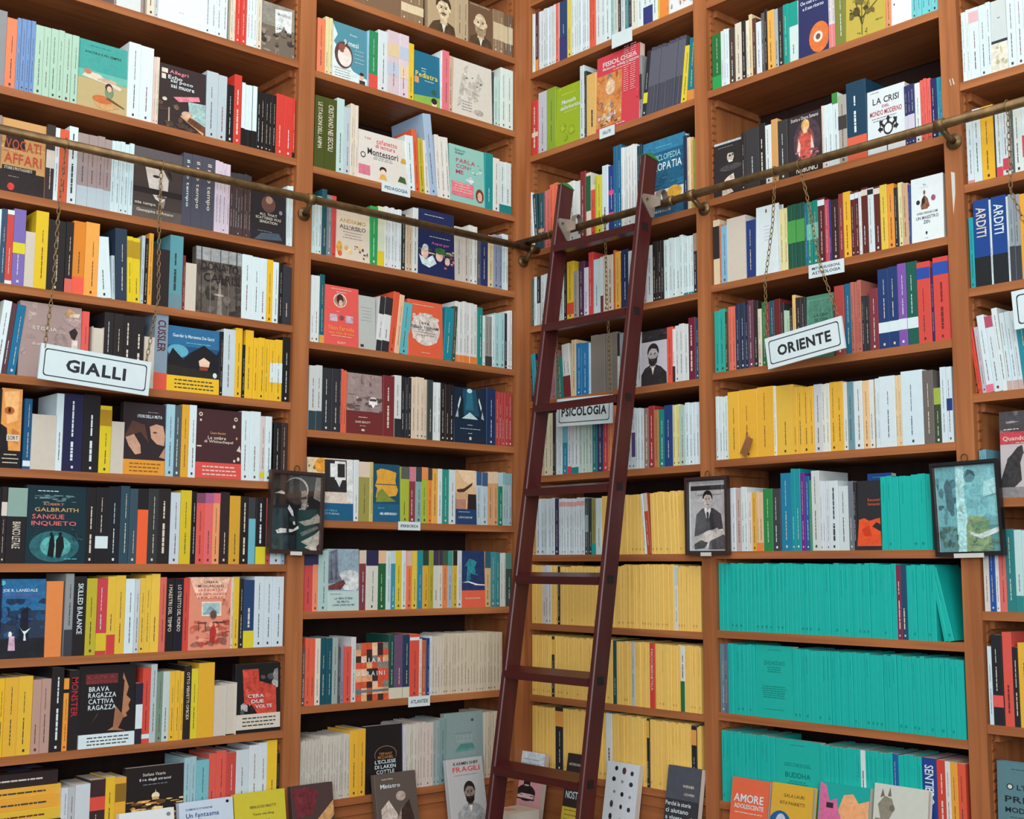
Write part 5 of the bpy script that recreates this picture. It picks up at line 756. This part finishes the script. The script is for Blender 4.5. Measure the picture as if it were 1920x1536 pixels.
# ================================================================ framed photographs
def m_glass():
    mt = bpy.data.materials.new('picture_glass'); mt.use_nodes = True; n = mt.node_tree.nodes; l = mt.node_tree.links; n.remove(n['Principled BSDF'])
    t = n.new('ShaderNodeBsdfTransparent'); g = n.new('ShaderNodeBsdfGlossy'); g.inputs['Roughness'].default_value = .03; f = n.new('ShaderNodeValue'); f.outputs[0].default_value = .05
    x = n.new('ShaderNodeMixShader'); l.new(f.outputs[0], x.inputs[0]); l.new(t.outputs[0], x.inputs[1]); l.new(g.outputs[0], x.inputs[2]); l.new(x.outputs[0], n['Material Output'].inputs['Surface']); return mt
M_GLASS = m_glass()
def framed(w, u, z, wd, ht, bw, fm, mat_w, ops, plate, label, tilt=0, lean=0):
    M = wallM(w, u, -.006, z) @ Matrix.Rotation(math.radians(tilt), 4, 'Y') @ Matrix.Rotation(math.radians(lean), 4, 'X')
    root = empty('framed_photograph', M.translation); tag(root, label, 'framed photograph', 'framed author photographs')
    def fx(m, name, mat, par=None):
        m.v = [tuple(M @ Vector(p)) for p in m.v]
        return part(m, name, mat, root) if par is None else m.build(name, mat, par)
    a, b = wd/2, ht/2; m = MB(); t = .016
    for x0, z0, x1, z1 in ((-a, -b, a, -b+bw), (-a, b-bw, a, b), (-a, -b+bw, -a+bw, b-bw), (a-bw, -b+bw, a, b-bw)): m.box(x0, -t, z0, x1, 0, z1)
    for x0, z0, x1, z1 in ((-a+bw, -b+bw, a-bw, -b+bw+.003), (-a+bw, b-bw-.003, a-bw, b-bw)): m.box(x0, -t*.8, z0, x1, 0, z1)
    fx(m, 'frame', fm)
    m = MB(); m.box(-a+bw*.6, -.004, -b+bw*.6, a-bw*.6, -.001, b-bw*.6); fx(m, 'backing_board', M_WHITE if mat_w else M_FRAME)
    m = MB(); iw, ih = wd-2*bw-2*mat_w, ht-2*bw-2*mat_w; cover_art(m, ops, iw, ih); m.v = [(x, y-.0045, z_-ih/2) for x, y, z_ in m.v]; fx(m, 'photograph', M_COVER)
    m = MB(); m.box(-a+bw, -.0105, -b+bw, a-bw, -.0095, b-bw); fx(m, 'glass', M_GLASS)
    m = MB(); m.box(-plate/2, -t-.002, -b-.004, plate/2, -t+.001, -b+.007); fx(m, 'caption_plate', M_PLATE)
    m = MB(); m.tube([(.0, -.004+.0*k, b+.012+.012*math.cos(.52*k)) if 0 else (.009*math.sin(.52*k), -.003, b+.008+.01*math.cos(.52*k)) for k in range(12)], .0016, n=6, closed=True); fx(m, 'hanging_ring', M_BRASS)
OPL = 'R 0 0 1 1 1b1c21;R 0 .8 1 1 332e2d;R .6 .3 1 1 1f1d20;P 8a867e .86,.7 .9,.98 1,.98 1,.66;P 101219 .06,.0 .06,.62 .22,.76 .4,.8 .6,.62 .7,.4 .66,.0;E .5 .8 .25 .165 b4ada4;E .475 .785 .245 .16 2c2827;E .52 .74 .2 .14 3a3432;P 8c847c .6,.78 .7,.8 .74,.7 .72,.62 .64,.6 .6,.66;P 4a4442 .58,.7 .7,.72 .74,.69 .6,.67;P a8a29a .62,.62 .72,.62 .7,.54 .6,.54;N .56 .54 .76 .64 10 4 8c8884 4a4644 b8b0a8;P c4c8cc .36,.6 .44,.52 .5,.34 .46,.34 .42,.46 .33,.55;P b8b2aa .06,.74 .2,.78 .27,.75 .25,.73 .14,.74;P d4d4d0 .1,.265 .2,.29 .46,.28 .56,.33 .57,.29 .44,.245 .14,.22;P 9c948c .56,.38 .8,.42 .95,.5 1,.46 1,.38 .7,.33;P b4aca2 .62,.12 .9,.22 1,.28 1,.1 .9,.03;P 6a645e .6,.24 .96,.34 .98,.3 .64,.19;P ccc4ba .7,.05 .94,.13 .96,.01 .9,.0;R 0 0 .5 .2 20262e;N .02 .02 .5 .5 10 6 262e3a 1a2028 12161c'
OPM = 'R 0 0 1 1 b9b9bc;R 0 .88 1 .95 2c2c30;R .2 .8 .9 .82 8c8c90;P 3a3a40 .1,.2 .16,.52 .34,.61 .66,.61 .88,.52 .96,.2;P e8e8ea .41,.61 .5,.4 .59,.61;P 26262a .465,.55 .5,.575 .535,.55 .525,.42 .5,.38 .475,.42;M .5 .585 .66 c4bcb8 201e20 3a3a40;P 3a3a40 .1,.2 .16,.5 .38,.58 .5,.38 .62,.58 .88,.5 .96,.2;P e8e8ea .4,.59 .5,.4 .6,.59 .56,.63 .5,.57 .44,.63;P 26262a .465,.54 .5,.565 .535,.54 .525,.42 .5,.38 .475,.42;P d8d4d0 .2,.2 .5,.28 .95,.3 1,.2 1,.0 .5,.0;P c4bcb8 .18,.18 .34,.24 .44,.2 .4,.12 .22,.1;P c4bcb8 .6,.28 .78,.32 .84,.26 .7,.22;P 55555a .55,.12 .96,.22 1,.18 1,.0 .5,.0;P 2a2a2e .1,.08 .3,.14 .5,.1 .4,.02 .1,.0'
OPR = 'R 0 0 1 1 5d98a0;R 0 .3 1 1 72b8c0;R .45 .4 1 1 86ccd4;N 0 .3 .4 .9 22 12 4a8088 5c98a0 3c6a74;P b8ecee .3,0 .34,1 .48,1 .48,0;P 46707c .13,.78 .2,.86 .26,.76 .28,.5 .24,.44 .16,.5;E .56 .87 .09 .075 5a9098;P 3a5c68 .49,.86 .54,.95 .64,.92 .66,.86 .58,.9;P 7cc4cc .46,.76 .56,.8 .7,.78 .82,.7 .84,.5 .76,.36 .52,.4 .46,.56;P 8ca87c .52,.42 .76,.4 .84,.3 .86,.0 .44,.0 .46,.3;P 6c9870 .54,.32 .84,.36 .84,.26 .56,.24;P d4e8e4 .5,.24 .66,.2 .98,.28 .98,.22 .7,.15 .52,.2;N 0 0 .32 .3 20 5 4c7468 6a9484 3c6458;N .5 .0 1 .16 16 8 5a8868 7ca480 4c7858;P a8dce0 .76,.62 1,.66 1,.84 .8,.8'  # pale glass reflection painted into the print's colours
framed('L', -0.9465, 1.364, 0.188, 0.247, 0.009, M_FRAMEB, 0, OPL, .04, 'dark framed photograph of a white-haired writer bent over papers', 1)
uM, zM = on('R', 1326, 967, -.014)
framed('R', uM, zM, 0.164, 0.234, 0.009, M_FRAMEB, .007, OPM, .04, 'framed black and white photograph of a suited man at a desk')
uR, zR = on('R', 1811, 953, -.02)
framed('R', uR, zR, 0.184, 0.238, 0.008, M_FRAME, .002, OPR, .08, 'black framed photograph with pale blue-green reflections, between the two right bays', -1, 2)

# ================================================================ small leftovers
u, z = on('R', 1399, 838, -.003); o = empty('bookmark', W('R', u, -.003, z)); tag(o, 'brown paper bookmark tag hanging from a yellow book under the ORIENTE sign', 'bookmark')
M = wallM('R', u, -.0025, z) @ Matrix.Rotation(math.radians(28), 4, 'Y'); m = MB(); m.prism([(-.013, -.0004), (.013, -.0004), (.013, .0004), (-.013, .0004)], -.026, .03); m.v = [tuple(M @ Vector(p)) for p in m.v]; part(m, 'tag', m_plain('kraft_paper', '8a5a34', .8), o)
m = MB(); p = M @ Vector((0, 0, .03)); m.tube([p, p+W('R', -.012, .001, .02), p+W('R', -.02, .004, -.03)], .0009, n=5); part(m, 'string', M_CHAIN, o)
root = next(o for o in bpy.data.objects if o.name == 'bookcase.001')
for i, poly in enumerate([[(1783, 322), (1790, 324), (1791, 362), (1788, 402), (1785, 360)], [(1781, 148), (1784, 160), (1783, 161), (1780, 150)], [(1786, 146), (1790, 158), (1788, 159), (1785, 148)]]):
    q = [W('R', on('R', x, y, -.0006)[0], -.0006, on('R', x, y, -.0006)[1]) for x, y in poly]; m = MB(); n = len(q)
    m.add([tuple(v) for v in q]+[tuple(v+Vector((.0006, 0, 0))) for v in q], [tuple(range(n)), tuple(range(2*n-1, n-1, -1))]+[(k, n+k, n+(k+1) % n, (k+1) % n) for k in range(n)]); part(m, 'paint_scar', M_PLATE, root)
